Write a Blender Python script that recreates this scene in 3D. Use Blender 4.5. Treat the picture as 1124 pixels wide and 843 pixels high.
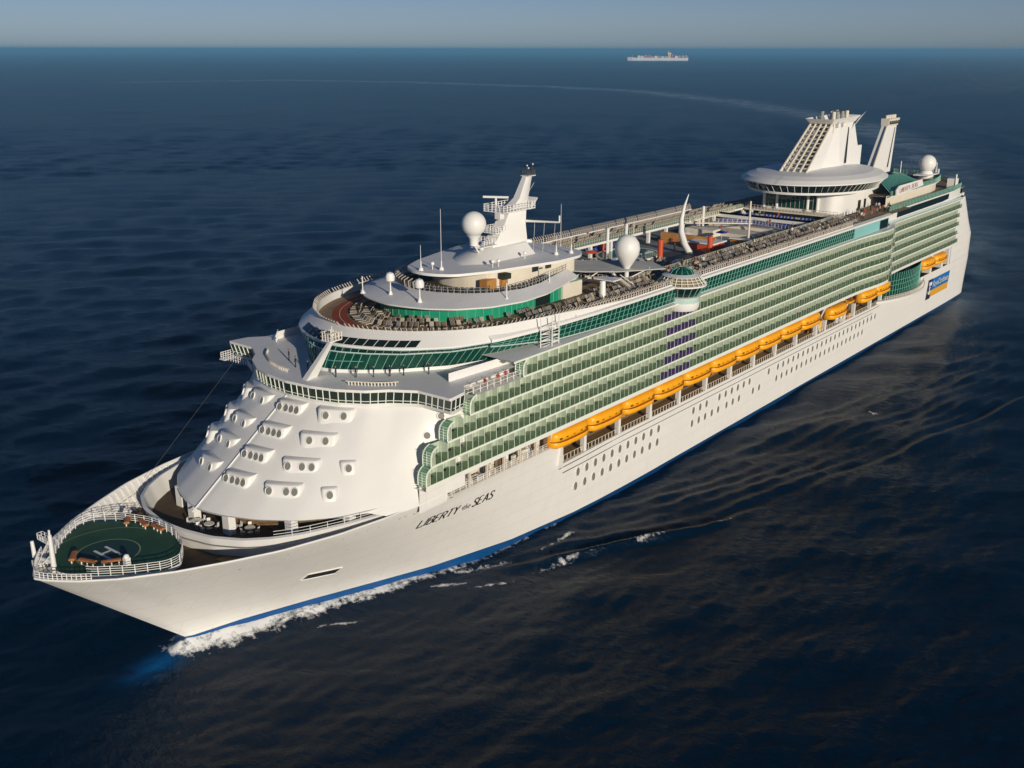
import bpy, math, random
import numpy as np
from mathutils import Vector, Matrix
R = math.radians
random.seed(7); rng = np.random.default_rng(11)
sc = bpy.context.scene
for o in list(bpy.data.objects): bpy.data.objects.remove(o)

# ------------------------------------------------------------------ camera
# ship axes: x runs aft from the bow tip, y to starboard, z up from the sea
YAW, PITCH, ROLL = 0.6676, 0.3068, 0.0015
cd = bpy.data.cameras.new('camera'); cam = bpy.data.objects.new('camera', cd); sc.collection.objects.link(cam)
cd.sensor_width = 36.0; cd.lens = 1160.02 / 1124 * 36.0; cd.clip_start = 1.0; cd.clip_end = 400000
F = Vector((math.cos(YAW) * math.cos(PITCH), math.sin(YAW) * math.cos(PITCH), -math.sin(PITCH)))
RT = F.cross(Vector((0, 0, 1))).normalized(); UP = RT.cross(F)
r2 = RT * math.cos(ROLL) + UP * math.sin(ROLL); u2 = -RT * math.sin(ROLL) + UP * math.cos(ROLL)
CAM = Vector((-56.065, -119.848, 82.342))
cam.matrix_world = Matrix(((r2.x, u2.x, -F.x, CAM.x), (r2.y, u2.y, -F.y, CAM.y), (r2.z, u2.z, -F.z, CAM.z), (0, 0, 0, 1)))
sc.camera = cam

# ------------------------------------------------------------------ light
SUN_EL, SUN_PHI = R(14), R(64)          # phi: from dead ahead of the ship towards its port side
sd = Vector((-math.cos(SUN_PHI) * math.cos(SUN_EL), -math.sin(SUN_PHI) * math.cos(SUN_EL), math.sin(SUN_EL)))
sl = bpy.data.lights.new('sun', 'SUN'); sl.energy = 3.9; sl.angle = R(0.55); sl.color = (1.0, 0.89, 0.72)
so = bpy.data.objects.new('sun', sl); sc.collection.objects.link(so)
so.rotation_euler = (-sd).to_track_quat('-Z', 'Y').to_euler()
w = bpy.data.worlds.new('World'); sc.world = w; w.use_nodes = True
nt = w.node_tree; nt.nodes.clear()
sky = nt.nodes.new('ShaderNodeTexSky'); sky.sky_type = 'NISHITA'; sky.sun_disc = False
sky.sun_elevation = SUN_EL; sky.sun_rotation = math.atan2(sd.x, sd.y)
sky.altitude = 1500; sky.air_density = 0.7; sky.dust_density = 1.0; sky.ozone_density = 5.0
bg = nt.nodes.new('ShaderNodeBackground'); bg.inputs[1].default_value = 0.056
wo = nt.nodes.new('ShaderNodeOutputWorld')
# pale mist: the sky loses its colour towards the horizon
geo = nt.nodes.new('ShaderNodeTexCoord'); sx = nt.nodes.new('ShaderNodeSeparateXYZ'); mr = nt.nodes.new('ShaderNodeMapRange'); hsv = nt.nodes.new('ShaderNodeHueSaturation')
mr.interpolation_type = 'SMOOTHSTEP'; mr.inputs[1].default_value = 0.015; mr.inputs[2].default_value = 0.09; mr.inputs[3].default_value = 0.62; mr.inputs[4].default_value = 1.0
nt.links.new(geo.outputs['Generated'], sx.inputs[0]); nt.links.new(sx.outputs[2], mr.inputs[0]); nt.links.new(mr.outputs[0], hsv.inputs['Saturation']); nt.links.new(sky.outputs[0], hsv.inputs['Color'])
nt.links.new(hsv.outputs[0], bg.inputs[0]); nt.links.new(bg.outputs[0], wo.inputs[0])
sc.view_settings.view_transform = 'Standard'; sc.view_settings.look = 'None'
sc.view_settings.gamma = 1.0; sc.view_settings.use_curve_mapping = False
sc.view_settings.exposure = -0.05
sc.cycles.max_bounces = 6; sc.cycles.transparent_max_bounces = 10; sc.cycles.diffuse_bounces = 3; sc.cycles.glossy_bounces = 3
sc.cycles.use_denoising = True

# ------------------------------------------------------------------ materials
MATS = {}
def mat(name, col, rough=0.5, spec=0.5, metal=0.0, var=0.0, vscale=(1, 1, 1), bump=0.0, bscale=1.0):
    m = bpy.data.materials.new(name); m.use_nodes = True; t = m.node_tree
    p = t.nodes['Principled BSDF']; p.inputs['Base Color'].default_value = (*col, 1)
    p.inputs['Roughness'].default_value = rough; p.inputs['Metallic'].default_value = metal
    p.inputs['Specular IOR Level'].default_value = spec
    tc = t.nodes.new('ShaderNodeTexCoord')
    if var:
        mp = t.nodes.new('ShaderNodeMapping'); mp.inputs['Scale'].default_value = vscale
        n = t.nodes.new('ShaderNodeTexNoise'); n.inputs['Scale'].default_value = 1.0; n.inputs['Detail'].default_value = 5; n.inputs['Roughness'].default_value = 0.65
        r = t.nodes.new('ShaderNodeMapRange'); r.inputs['From Min'].default_value = 0.3; r.inputs['From Max'].default_value = 0.72
        r.inputs['To Min'].default_value = 1 - var; r.inputs['To Max'].default_value = 1 + var * 0.6
        mx = t.nodes.new('ShaderNodeMix'); mx.data_type = 'RGBA'; mx.blend_type = 'MULTIPLY'; mx.inputs[0].default_value = 1
        mx.inputs[6].default_value = (*col, 1)
        t.links.new(tc.outputs['Object'], mp.inputs[0]); t.links.new(mp.outputs[0], n.inputs[0]); t.links.new(n.outputs[0], r.inputs[0])
        t.links.new(r.outputs[0], mx.inputs[7]); t.links.new(mx.outputs[2], p.inputs['Base Color'])
    if bump:
        n2 = t.nodes.new('ShaderNodeTexNoise'); n2.inputs['Scale'].default_value = bscale; n2.inputs['Detail'].default_value = 3
        b = t.nodes.new('ShaderNodeBump'); b.inputs['Strength'].default_value = bump; b.inputs['Distance'].default_value = 0.05
        t.links.new(tc.outputs['Object'], n2.inputs[0]); t.links.new(n2.outputs[0], b.inputs['Height']); t.links.new(b.outputs[0], p.inputs['Normal'])
    MATS[name] = m; return m
def glassmat(name, tint, refl=0.12, trans=0.6, rough=0.05):
    """tinted glazing: part clear, part body colour, with a fresnel sheen"""
    m = bpy.data.materials.new(name); m.use_nodes = True; t = m.node_tree; t.nodes.clear()
    out = t.nodes.new('ShaderNodeOutputMaterial'); tr = t.nodes.new('ShaderNodeBsdfTransparent'); tr.inputs[0].default_value = (*[0.35 + 0.65 * c for c in tint], 1)
    df = t.nodes.new('ShaderNodeBsdfDiffuse'); df.inputs[0].default_value = (*tint, 1)
    gl = t.nodes.new('ShaderNodeBsdfGlossy'); gl.inputs['Roughness'].default_value = rough
    a = t.nodes.new('ShaderNodeMixShader'); a.inputs[0].default_value = 1 - trans
    fr = t.nodes.new('ShaderNodeFresnel'); fr.inputs[0].default_value = 1.5
    b = t.nodes.new('ShaderNodeMixShader')
    t.links.new(tr.outputs[0], a.inputs[1]); t.links.new(df.outputs[0], a.inputs[2]); t.links.new(fr.outputs[0], b.inputs[0])
    t.links.new(a.outputs[0], b.inputs[1]); t.links.new(gl.outputs[0], b.inputs[2]); t.links.new(b.outputs[0], out.inputs[0])
    MATS[name] = m
mat('hull_white', (0.82, 0.805, 0.775), 0.38, 0.4, var=0.025, vscale=(0.5, 0.5, 0.06), bump=0.12, bscale=0.35)
_t = MATS['hull_white'].node_tree; _p = _t.nodes['Principled BSDF']; _src = _p.inputs['Base Color'].links[0].from_socket
_tc = _t.nodes.new('ShaderNodeTexCoord'); _sp = _t.nodes.new('ShaderNodeSeparateXYZ'); _cb = _t.nodes.new('ShaderNodeCombineXYZ'); _br = _t.nodes.new('ShaderNodeTexBrick')
_t.links.new(_tc.outputs['Object'], _sp.inputs[0]); _t.links.new(_sp.outputs[0], _cb.inputs[0]); _t.links.new(_sp.outputs[2], _cb.inputs[1]); _t.links.new(_cb.outputs[0], _br.inputs[0])
_br.inputs['Scale'].default_value = .1; _br.inputs['Brick Width'].default_value = .95; _br.inputs['Row Height'].default_value = .26; _br.inputs['Mortar Size'].default_value = .005; _br.inputs['Color1'].default_value = (1, 1, 1, 1); _br.inputs['Color2'].default_value = (.98, .98, .977, 1); _br.inputs['Mortar'].default_value = (.88, .87, .85, 1)
_mx = _t.nodes.new('ShaderNodeMix'); _mx.data_type = 'RGBA'; _mx.blend_type = 'MULTIPLY'; _mx.inputs[0].default_value = 1; _t.links.new(_src, _mx.inputs[6]); _t.links.new(_br.outputs[0], _mx.inputs[7])
_ns = _t.nodes.new('ShaderNodeTexNoise'); _mp = _t.nodes.new('ShaderNodeMapping'); _mp.inputs['Scale'].default_value = (1.1, 1.1, .07); _ns.inputs['Scale'].default_value = 1; _ns.inputs['Detail'].default_value = 6; _t.links.new(_tc.outputs['Object'], _mp.inputs[0]); _t.links.new(_mp.outputs[0], _ns.inputs[0])
_rr = _t.nodes.new('ShaderNodeMapRange'); _rr.inputs[1].default_value = .64; _rr.inputs[2].default_value = .8; _rr.inputs[4].default_value = .3; _t.links.new(_ns.outputs[0], _rr.inputs[0])
_m2 = _t.nodes.new('ShaderNodeMix'); _m2.data_type = 'RGBA'; _t.links.new(_rr.outputs[0], _m2.inputs[0]); _t.links.new(_mx.outputs[2], _m2.inputs[6]); _m2.inputs[7].default_value = (.56, .48, .38, 1); _t.links.new(_m2.outputs[2], _p.inputs['Base Color'])
mat('white', (0.80, 0.79, 0.765), 0.4, 0.4, var=0.03, vscale=(0.25, 0.25, 0.25))
mat('roof_white', (0.76, 0.76, 0.76), 0.5, 0.35, var=0.07, vscale=(0.12, 0.3, 0.3))
mat('cream', (0.72, 0.66, 0.55), 0.6, 0.3, var=0.06, vscale=(0.5, 0.5, 0.5))
mat('boot_blue', (0.004, 0.07, 0.24), 0.4, 0.4, var=0.2, vscale=(0.4, 0.4, 2))
mat('teak', (0.235, 0.155, 0.07), 0.7, 0.2, var=0.25, vscale=(0.15, 1.5, 1))
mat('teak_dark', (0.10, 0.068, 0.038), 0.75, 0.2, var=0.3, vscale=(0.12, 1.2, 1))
mat('recess_wood', (0.20, 0.125, 0.055), 0.7, 0.2, var=0.35, vscale=(0.5, 1.5, 2.5))
mat('sun_teak', (0.27, 0.19, 0.115), 0.75, 0.2, var=0.3, vscale=(0.2, 0.9, 1))
mat('deck_blue_grey', (0.20, 0.22, 0.24), 0.7, 0.2, var=0.2, vscale=(0.3, 0.3, 0.3))
mat('heli_green', (0.026, 0.088, 0.042), 0.6, 0.3, var=0.3, vscale=(0.25, 0.25, 0.25))
mat('heli_dark', (0.018, 0.055, 0.048), 0.6, 0.3, var=0.2, vscale=(0.4, 0.4, 0.4))
mat('paint_white', (0.72, 0.72, 0.70), 0.6)
mat('heli_line', (0.22, 0.28, 0.14), 0.6)
mat('track_red', (0.30, 0.062, 0.022), 0.75, 0.2, var=0.18, vscale=(0.6, 0.6, 0.6))
mat('orange', (0.95, 0.42, 0.006), 0.4, 0.45, var=0.08, vscale=(0.5, 0.5, 0.5))
mat('orange_dark', (0.22, 0.07, 0.01), 0.5)
mat('red_orange', (0.62, 0.085, 0.025), 0.5)
mat('ochre', (0.50, 0.24, 0.06), 0.55, var=0.2, vscale=(0.7, 0.7, 0.7))
mat('bench_orange', (0.42, 0.15, 0.04), 0.6, var=0.2, vscale=(1, 1, 1))
mat('glass_dark', (0.010, 0.020, 0.018), 0.06, 0.6)
mat('glass_green', (0.007, 0.055, 0.038), 0.08, 0.6, var=0.35, vscale=(0.45, 0.45, 0.6))
mat('wall_green', (0.018, 0.30, 0.17), 0.25, 0.5, var=0.12, vscale=(0.5, 0.5, 0.3))
mat('mullion_green', (0.16, 0.46, 0.36), 0.4)
mat('teal', (0.26, 0.56, 0.55), 0.4, var=0.05, vscale=(0.3, 0.3, 0.3))
mat('teal_pale', (0.52, 0.68, 0.64), 0.4, var=0.06, vscale=(0.3, 0.3, 0.3))
mat('divider', (0.62, 0.71, 0.55), 0.5, 0.3, var=0.08, vscale=(0.7, 0.7, 0.7))
mat('frame_pale', (0.80, 0.86, 0.74), 0.45)
mat('purple', (0.045, 0.026, 0.095), 0.3)
mat('cabin_wall', (0.46, 0.56, 0.44), 0.6, var=0.1, vscale=(0.8, 0.8, 0.8))
mat('cabin_door', (0.04, 0.06, 0.045), 0.12)
mat('balcony_floor', (0.05, 0.06, 0.04), 0.8, 0.2)
mat('furniture', (0.10, 0.085, 0.06), 0.7)
glassmat('balcony_glass', (0.14, 0.22, 0.12), trans=0.5)
glassmat('screen_glass', (0.22, 0.44, 0.28), trans=0.35)
glassmat('rail_glass', (0.20, 0.36, 0.28), trans=0.55)
mat('window_grey', (0.028, 0.04, 0.034), 0.08, 0.5)
mat('porthole_glass', (0.20, 0.20, 0.17), 0.1, 0.6)
mat('black', (0.012, 0.012, 0.012), 0.6)
mat('dark_grey', (0.06, 0.06, 0.06), 0.6)
mat('grey', (0.30, 0.30, 0.29), 0.6, var=0.1, vscale=(0.4, 0.4, 0.4))
mat('canvas_grey', (0.46, 0.46, 0.43), 0.7, var=0.15, vscale=(0.3, 0.3, 0.3))
mat('letter', (0.03, 0.025, 0.02), 0.5)
mat('letter_grey', (0.22, 0.20, 0.18), 0.5)
mat('letter_red', (0.45, 0.20, 0.16), 0.5)
mat('banner_blue', (0.012, 0.16, 0.46), 0.5, var=0.06, vscale=(0.4, 0.4, 0.4))
mat('banner_navy', (0.012, 0.016, 0.06), 0.5)
mat('banner_orange', (0.72, 0.36, 0.02), 0.5)
mat('cushion_brown', (0.135, 0.10, 0.07), 0.8, var=0.25, vscale=(0.6, 0.6, 0.6))
mat('cushion_pale', (0.42, 0.36, 0.27), 0.8, var=0.2, vscale=(0.6, 0.6, 0.6))
mat('cushion_grey', (0.17, 0.16, 0.155), 0.8)
mat('cushion_black', (0.015, 0.016, 0.02), 0.8)
mat('cushion_blue', (0.02, 0.045, 0.30), 0.7)
mat('cushion_teal', (0.01, 0.16, 0.17), 0.7)
mat('chair_frame', (0.56, 0.50, 0.42), 0.6)
mat('picket', (0.50, 0.44, 0.37), 0.6, var=0.15, vscale=(1, 1, 1))
mat('pool_water', (0.05, 0.24, 0.26), 0.05, 0.6)
mat('skin', (0.46, 0.28, 0.19), 0.6)
mat('cloth_navy', (0.02, 0.022, 0.03), 0.8)
mat('cloth_white', (0.70, 0.68, 0.64), 0.8)
mat('cloth_red', (0.40, 0.04, 0.03), 0.8)
mat('cloth_khaki', (0.32, 0.26, 0.17), 0.8)
mat('hair_brown', (0.04, 0.022, 0.012), 0.7)
mat('palm_green', (0.05, 0.10, 0.03), 0.7)
mat('bird_white', (0.82, 0.82, 0.80), 0.7)
mat('far_hull', (0.74, 0.76, 0.78), 0.6)
mat('far_red', (0.40, 0.16, 0.10), 0.7)
mat('far_tan', (0.62, 0.45, 0.25), 0.7)
mat('rust', (0.16, 0.09, 0.05), 0.7, var=0.3, vscale=(1, 1, 1))

# ------------------------------------------------------------------ mesh builder
class MB:
    def __init__(s): s.v = []; s.f = []; s.fm = []; s.ms = []
    def mi(s, m):
        if m not in s.ms: s.ms.append(m)
        return s.ms.index(m)
    def add(s, vs, fs, m):
        b = len(s.v); s.v += [tuple(map(float, p)) for p in vs]; k = s.mi(m)
        for f in fs: s.f.append([b + i for i in f]); s.fm.append(k)
    def box(s, c, d, m, rz=0.0, ry=0.0):
        M = Matrix.Rotation(rz, 3, 'Z') @ Matrix.Rotation(ry, 3, 'Y'); x, y, z = d[0] / 2, d[1] / 2, d[2] / 2; C = Vector(c)
        vs = [C + M @ Vector((a * x, b * y, e * z)) for a in (-1, 1) for b in (-1, 1) for e in (-1, 1)]
        s.add(vs, [(0, 1, 3, 2), (4, 6, 7, 5), (0, 4, 5, 1), (2, 3, 7, 6), (0, 2, 6, 4), (1, 5, 7, 3)], m)
    def span(s, x0, x1, y0, y1, z0, z1, m): s.box(((x0 + x1) / 2, (y0 + y1) / 2, (z0 + z1) / 2), (abs(x1 - x0), abs(y1 - y0), abs(z1 - z0)), m)
    def quad(s, a, b, c, d, m): s.add([a, b, c, d], [(0, 1, 2, 3)], m)
    def tube(s, a, b, r, m, n=6, r1=None, cap=True):
        a = Vector(a); b = Vector(b); d = b - a
        if d.length < 1e-6: return
        q = d.to_track_quat('Z', 'Y'); r1 = r if r1 is None else r1; vs = []
        for p, rr in ((a, r), (b, r1)):
            for i in range(n):
                t = 2 * math.pi * i / n; vs.append(p + q @ Vector((rr * math.cos(t), rr * math.sin(t), 0)))
        fs = [(i, (i + 1) % n, n + (i + 1) % n, n + i) for i in range(n)]
        if cap: fs += [tuple(range(n))[::-1], tuple(range(n, 2 * n))]
        s.add(vs, fs, m)
    def path(s, pts, r, m, n=5):
        for a, b in zip(pts, pts[1:]): s.tube(a, b, r, m, n)
    def loft(s, rings, m, closed=True, cap0=False, cap1=False):
        n = len(rings[0]); vs = [p for r in rings for p in r]; fs = []
        for k in range(len(rings) - 1):
            for i in range(n if closed else n - 1):
                j = (i + 1) % n; fs.append((k * n + i, k * n + j, (k + 1) * n + j, (k + 1) * n + i))
        if cap0: fs.append(tuple(range(n))[::-1])
        if cap1: fs.append(tuple(range((len(rings) - 1) * n, len(rings) * n)))
        s.add(vs, fs, m)
    def lathe(s, c, prof, m, n=24, sx=1, sy=1, cap=True):
        rings = [[(c[0] + sx * r * math.cos(2 * math.pi * i / n), c[1] + sy * r * math.sin(2 * math.pi * i / n), c[2] + z) for i in range(n)] for r, z in prof]
        s.loft(rings, m, True, cap and prof[0][0] > 1e-3, cap and prof[-1][0] > 1e-3)
    def ball(s, c, r, m, n=20, k=12, sz=1.0):
        s.lathe(c, [(r * math.sin(math.pi * i / k) + 1e-4, -r * sz * math.cos(math.pi * i / k)) for i in range(k + 1)], m, n)
    # outlines symmetric about the centre line, given as half lists [(x, y>=0)] from nose to tail
    def cap(s, half, z, m, n=60, z_of=None):
        h = rs(half, n); vs = []
        for x, y in h: vs += [(x, -y, z), (x, y, z)]
        s.add(vs, [(2 * i, 2 * i + 2, 2 * i + 3, 2 * i + 1) for i in range(n - 1)], m)
    def band(s, hA, zA, hB, zB, m, n=60, close=True):
        s.loft([ring(hA, zA, n), ring(hB, zB, n)], m, close)
    def slab(s, half, z0, z1, m, mtop=None, n=60):
        s.band(half, z0, half, z1, m, n); s.cap(half, z1, mtop or m, n); s.cap(half, z0, m, n)
    def mull(s, hA, zA, hB, zB, sp, wd, m, slant=0.0, out=0.06, n=200, xmax=1e9, sides=(-1, 1)):
        A = rs(offs(hA, out), n); B = rs(offs(hB, out), n); L = np.r_[0, np.cumsum(np.hypot(*np.diff(A, axis=0).T))]
        for d in np.arange(sp / 2, L[-1], sp):
            i = int(np.searchsorted(L, d)); i = min(i, n - 1)
            j = int(np.clip(np.searchsorted(L, d + slant), 0, n - 1))
            if A[i][0] > xmax: continue
            for sg in sides: s.tube((A[i][0], sg * A[i][1], zA), (B[j][0], sg * B[j][1], zB), wd, m, 4, cap=False)
    def build(s, name, parent=None, smooth=False, kind=None, label=None, loc=None):
        me = bpy.data.meshes.new(name); me.from_pydata(s.v, [], s.f)
        for k in s.ms: me.materials.append(MATS[k])
        me.polygons.foreach_set('material_index', s.fm)
        if smooth:
            me.polygons.foreach_set('use_smooth', [True] * len(s.f)); me.update()
            try: me.set_sharp_from_angle(angle=R(38))
            except Exception: pass
        me.update(); o = bpy.data.objects.new(name, me); sc.collection.objects.link(o)
        if parent: o.parent = parent
        if kind: o['kind'] = kind
        if label: o['label'] = label
        if loc: o.location = loc
        return o
def rs(half, n):
    h = np.array(half, float); d = np.r_[0, np.cumsum(np.hypot(*np.diff(h, axis=0).T))]; t = np.linspace(0, d[-1], n)
    a = np.c_[np.interp(t, d, h[:, 0]), np.interp(t, d, h[:, 1])]
    for _ in range(max(1, n // 30)):                       # round the corners a little
        a[1:-1] = 0.25 * a[:-2] + 0.5 * a[1:-1] + 0.25 * a[2:]
        if h[0][1] == 0: a[0] = (a[0][0] * 0.5 + a[1][0] * 0.5, 0)
    return a
def ring(half, z, n):
    h = rs(half, n); return [(x, -y, z) for x, y in h] + [(x, y, z) for x, y in h[::-1]]
def offs(half, d):
    h = np.array(half, float); t = np.gradient(h, axis=0)
    if h[0][1] == 0: t[0] = (0, 1)
    nrm = np.c_[-t[:, 1], t[:, 0]]; nrm /= np.linalg.norm(nrm, axis=1)[:, None] + 1e-9
    o = h + nrm * d; o[:, 1] = np.maximum(o[:, 1], 0)
    if h[0][1] == 0: o[0][1] = 0
    return [tuple(p) for p in o]
def ell(cx, a, b, x1=None, n=24, aft=None):
    """half outline of an ellipse nose at cx-a; to x1 (default centre)"""
    pts = []
    for i in range(n + 1):
        t = math.pi / 2 * i / n; pts.append((cx - a * math.cos(t), b * math.sin(t)))
    if aft:
        for i in range(1, n + 1):
            t = math.pi / 2 * i / n; pts.append((cx + aft * math.sin(t), b * math.cos(t)))
    elif x1: pts.append((x1, b))
    return pts
def rail(mb, pts, h, sp, m, r=0.045, nr=3, glass=None, post=None, lean=(0, 0)):
    P = [Vector(p) for p in pts]; up = Vector((lean[0], lean[1], h))
    for k in range(1, nr + 1): mb.path([p + up * (k / nr) for p in P], r, m, 4)
    acc = 0.0
    for a, b in zip(P, P[1:]):
        L = (b - a).length; d = -acc
        while True:
            d += sp
            if d > L: acc = L - (d - sp); break
            q = a.lerp(b, d / L); mb.tube(q, q + up, r * 1.3, post or m, 4, cap=False)
        if glass: mb.quad(a + up * 0.06, b + up * 0.06, b + up * 0.94, a + up * 0.94, glass)
def thing(name, label, cat, loc=(0, 0, 0), group=None):
    o = bpy.data.objects.new(name, None); sc.collection.objects.link(o); o.location = loc
    o.empty_display_size = 0.5; o['label'] = label; o['category'] = cat
    if group: o['group'] = group
    return o
def tag(o, label, cat, group=None):
    o['label'] = label; o['category'] = cat
    if group: o['group'] = group
    return o
def copy_tree(o, parent=None):
    c = o.copy(); sc.collection.objects.link(c)
    if parent: c.parent = parent
    for ch in o.children: copy_tree(ch, c)
    return c
def inst(o, parent, loc, rz=0.0):
    c = o.copy(); sc.collection.objects.link(c); c.parent = parent; c.location = loc; c.rotation_euler = (0, 0, rz); return c

# ------------------------------------------------------------------ hull form
def I(x, tab): return float(np.interp(x, [t[0] for t in tab], [t[1] for t in tab]))
DK = [(0, 0), (0.5, 1.3), (1.5, 2.9), (3, 4.9), (6.5, 8.4), (12, 12.2), (18, 15.3), (24, 18), (32, 20.3), (40, 21.6), (50, 22.2), (78, 22.0), (94, 20.9), (400, 20.6)]
WL = [(0, 0), (1, 0.5), (8, 2.2), (19, 5.9), (30, 10.0), (38, 12.9), (54, 17.0), (72, 19.2), (90, 19.7), (400, 19.7)]
def xst(z): return 20.0 if z < 1.7 else 20.0 * (1 - (z - 1.7) / 17.6) if z < 19.3 else 0.0
def Bx(x, z):
    s = x - xst(z)
    if s <= 0: return 0.0
    k = min(max(z - 1.0, 0) / 18.0, 1.0) ** 1.25
    b = (1 - k) * I(s, WL) + k * I(s, DK)
    if z < 1.65: b -= 3.2 * min(max((x - 55) / 45, 0), 1) * (1.65 - z) / 4.65
    if x > 296: b *= 1 - 0.02 * ((x - 296) / 29) ** 2
    if x > 322: b *= max(0.0, 1 - ((x - 322) / 12.0) ** 2.6) ** (1 / 2.6)
    return b
ship = thing('cruise_ship', 'huge white cruise ship with green balcony rows steaming towards the lower left', 'cruise ship')

hb = MB()
tt = np.r_[np.linspace(0, 1, 60) ** 1.5]
zf = [-3, 0, 1.65, 1.7, 3, 4.5, 6, 7.5, 9, 10.5, 12, 13.5, 15, 16.5, 18, 19.3]
for sg in (-1, 1):
    for lo, hi, m in ((0, 2, 'boot_blue'), (3, len(zf) - 1, 'hull_white')):
        rings = []
        for z in zf[lo:hi + 1]:
            rings.append([(xst(z) + t * (82 - xst(z)), sg * Bx(xst(z) + t * (82 - xst(z)), z), z if xst(z) + t * (82 - xst(z)) < 52 else min(z, 18.5)) for t in tt])
        hb.loft(rings, m, False)
    xa = list(np.arange(82, 322, 8)) + [322, 325, 328, 330, 332, 333, 333.6, 334]
    for zz, m in (([-3, 0, 1.65], 'boot_blue'), ([1.7, 4, 7, 10, 13.7], 'hull_white')):
        hb.loft([[(x, sg * Bx(x, z), z) for x in xa] for z in zz], m, False)
    hb.quad((82, sg * 17, 13.7), (82, sg * 22.2, 13.7), (82, sg * 22.2, 18.5), (82, sg * 17, 18.5), 'hull_white')
for z, m in ((13.7, 'white'),):                       # promenade shelf
    vs = []
    for x in xa: vs += [(x, -Bx(x, z), z), (x, Bx(x, z), z)]
    hb.add(vs, [(2 * i, 2 * i + 2, 2 * i + 3, 2 * i + 1) for i in range(len(xa) - 1)], m)
for sg in (-1, 1):                                     # cap rail of the bow bulwark
    hb.path([(x, sg * Bx(x, 19.28), 19.33) for x in np.r_[np.linspace(0.02, 3, 8), np.linspace(3.5, 44, 30)]], 0.16, 'white', 6)
hull = hb.build('hull', ship, True)
mb = MB()                                              # thin dark rubbing lines along the side
for z, x0, x1 in ((12.95, 82.5, 240), (11.75, 84, 236)):
    xs = np.arange(x0, x1, 6); mb.path([(x, -Bx(x, z) - 0.03, z) for x in xs], 0.07, 'dark_grey', 4)
for k in range(26):                                    # scuppers and drains near the sheer
    x = 13 + k * 1.75 + random.uniform(-.5, .5)
    if random.random() < .6: z = 17.6 + 0.3 * random.random(); m2 = MB(); m2.span(x, x + .7, -Bx(x, z) - .05, -Bx(x, z) + .3, z, z + .12, 'dark_grey'); m2.build('scupper', hull)
mb.build('rubbing_strake', hull)

# portholes (two rows), one mesh shared by every copy
mb = MB()
n = 18; o1 = [(0.52 * math.cos(2 * math.pi * i / n), 0.0, 0.80 * math.sin(2 * math.pi * i / n)) for i in range(n)]
o2 = [(1.28 * x, -0.02, 1.2 * z) for x, y, z in o1]
mb.add([(x, -0.07, z) for x, y, z in o1], [tuple(range(n))], 'porthole_glass')
mb.loft([[(x, -0.07, z) for x, y, z in o1], [(x, -0.11, z) for x, y, z in o2], [(x, 0.25, z) for x, y, z in o2]], 'white')
ph0 = None
px_up = [88.95 + 2.84 * i for i in range(11)] + [131.5, 134.4, 137.2] + [143 + 2.9 * i for i in range(6)] + [167.5] + [172.5 + 2.9 * i for i in range(23)]
px_lo = [88.95 + 2.84 * i for i in range(11)] + [131.5, 134.4, 137.2, 140.2, 143.1, 147, 150, 153] + [160, 163.2] + [172.5 + 2.9 * i for i in range(20)]
for z, xs in ((10.4, px_up), (7.5, px_lo)):
    for x in xs:
        loc = (x, -Bx(x, z) - 0.02, z)
        if ph0 is None: ph0 = mb.build('porthole', hull, loc=loc)
        else: inst(ph0, hull, loc)

# anchor pocket
mb = MB()
def onhull(x, z, off=0.05): return (x, -Bx(x, z) - off, z)
mb.add([onhull(33.6, 8.6, .16), onhull(38.6, 8.05, .16), onhull(38.9, 9.1, .16), onhull(33.9, 9.75, .16)], [(0, 1, 2, 3)], 'black')
for a, b in (((33.4, 8.5), (38.8, 7.95)), ((33.7, 9.85), (39.1, 9.2)), ((33.4, 8.5), (33.7, 9.85)), ((38.8, 7.95), (39.1, 9.2))):
    mb.path([onhull(a[0] + (b[0] - a[0]) * t, a[1] + (b[1] - a[1]) * t, .05) for t in (0, .5, 1)], 0.12, 'white', 5)
mb.add([onhull(32.6, 7.0, .03), onhull(40.2, 6.3, .03), onhull(38.8, 7.9, .05), onhull(33.4, 8.45, .05)], [(0, 1, 2, 3)], 'white')
mb.build('anchor_pocket', hull)

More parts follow.
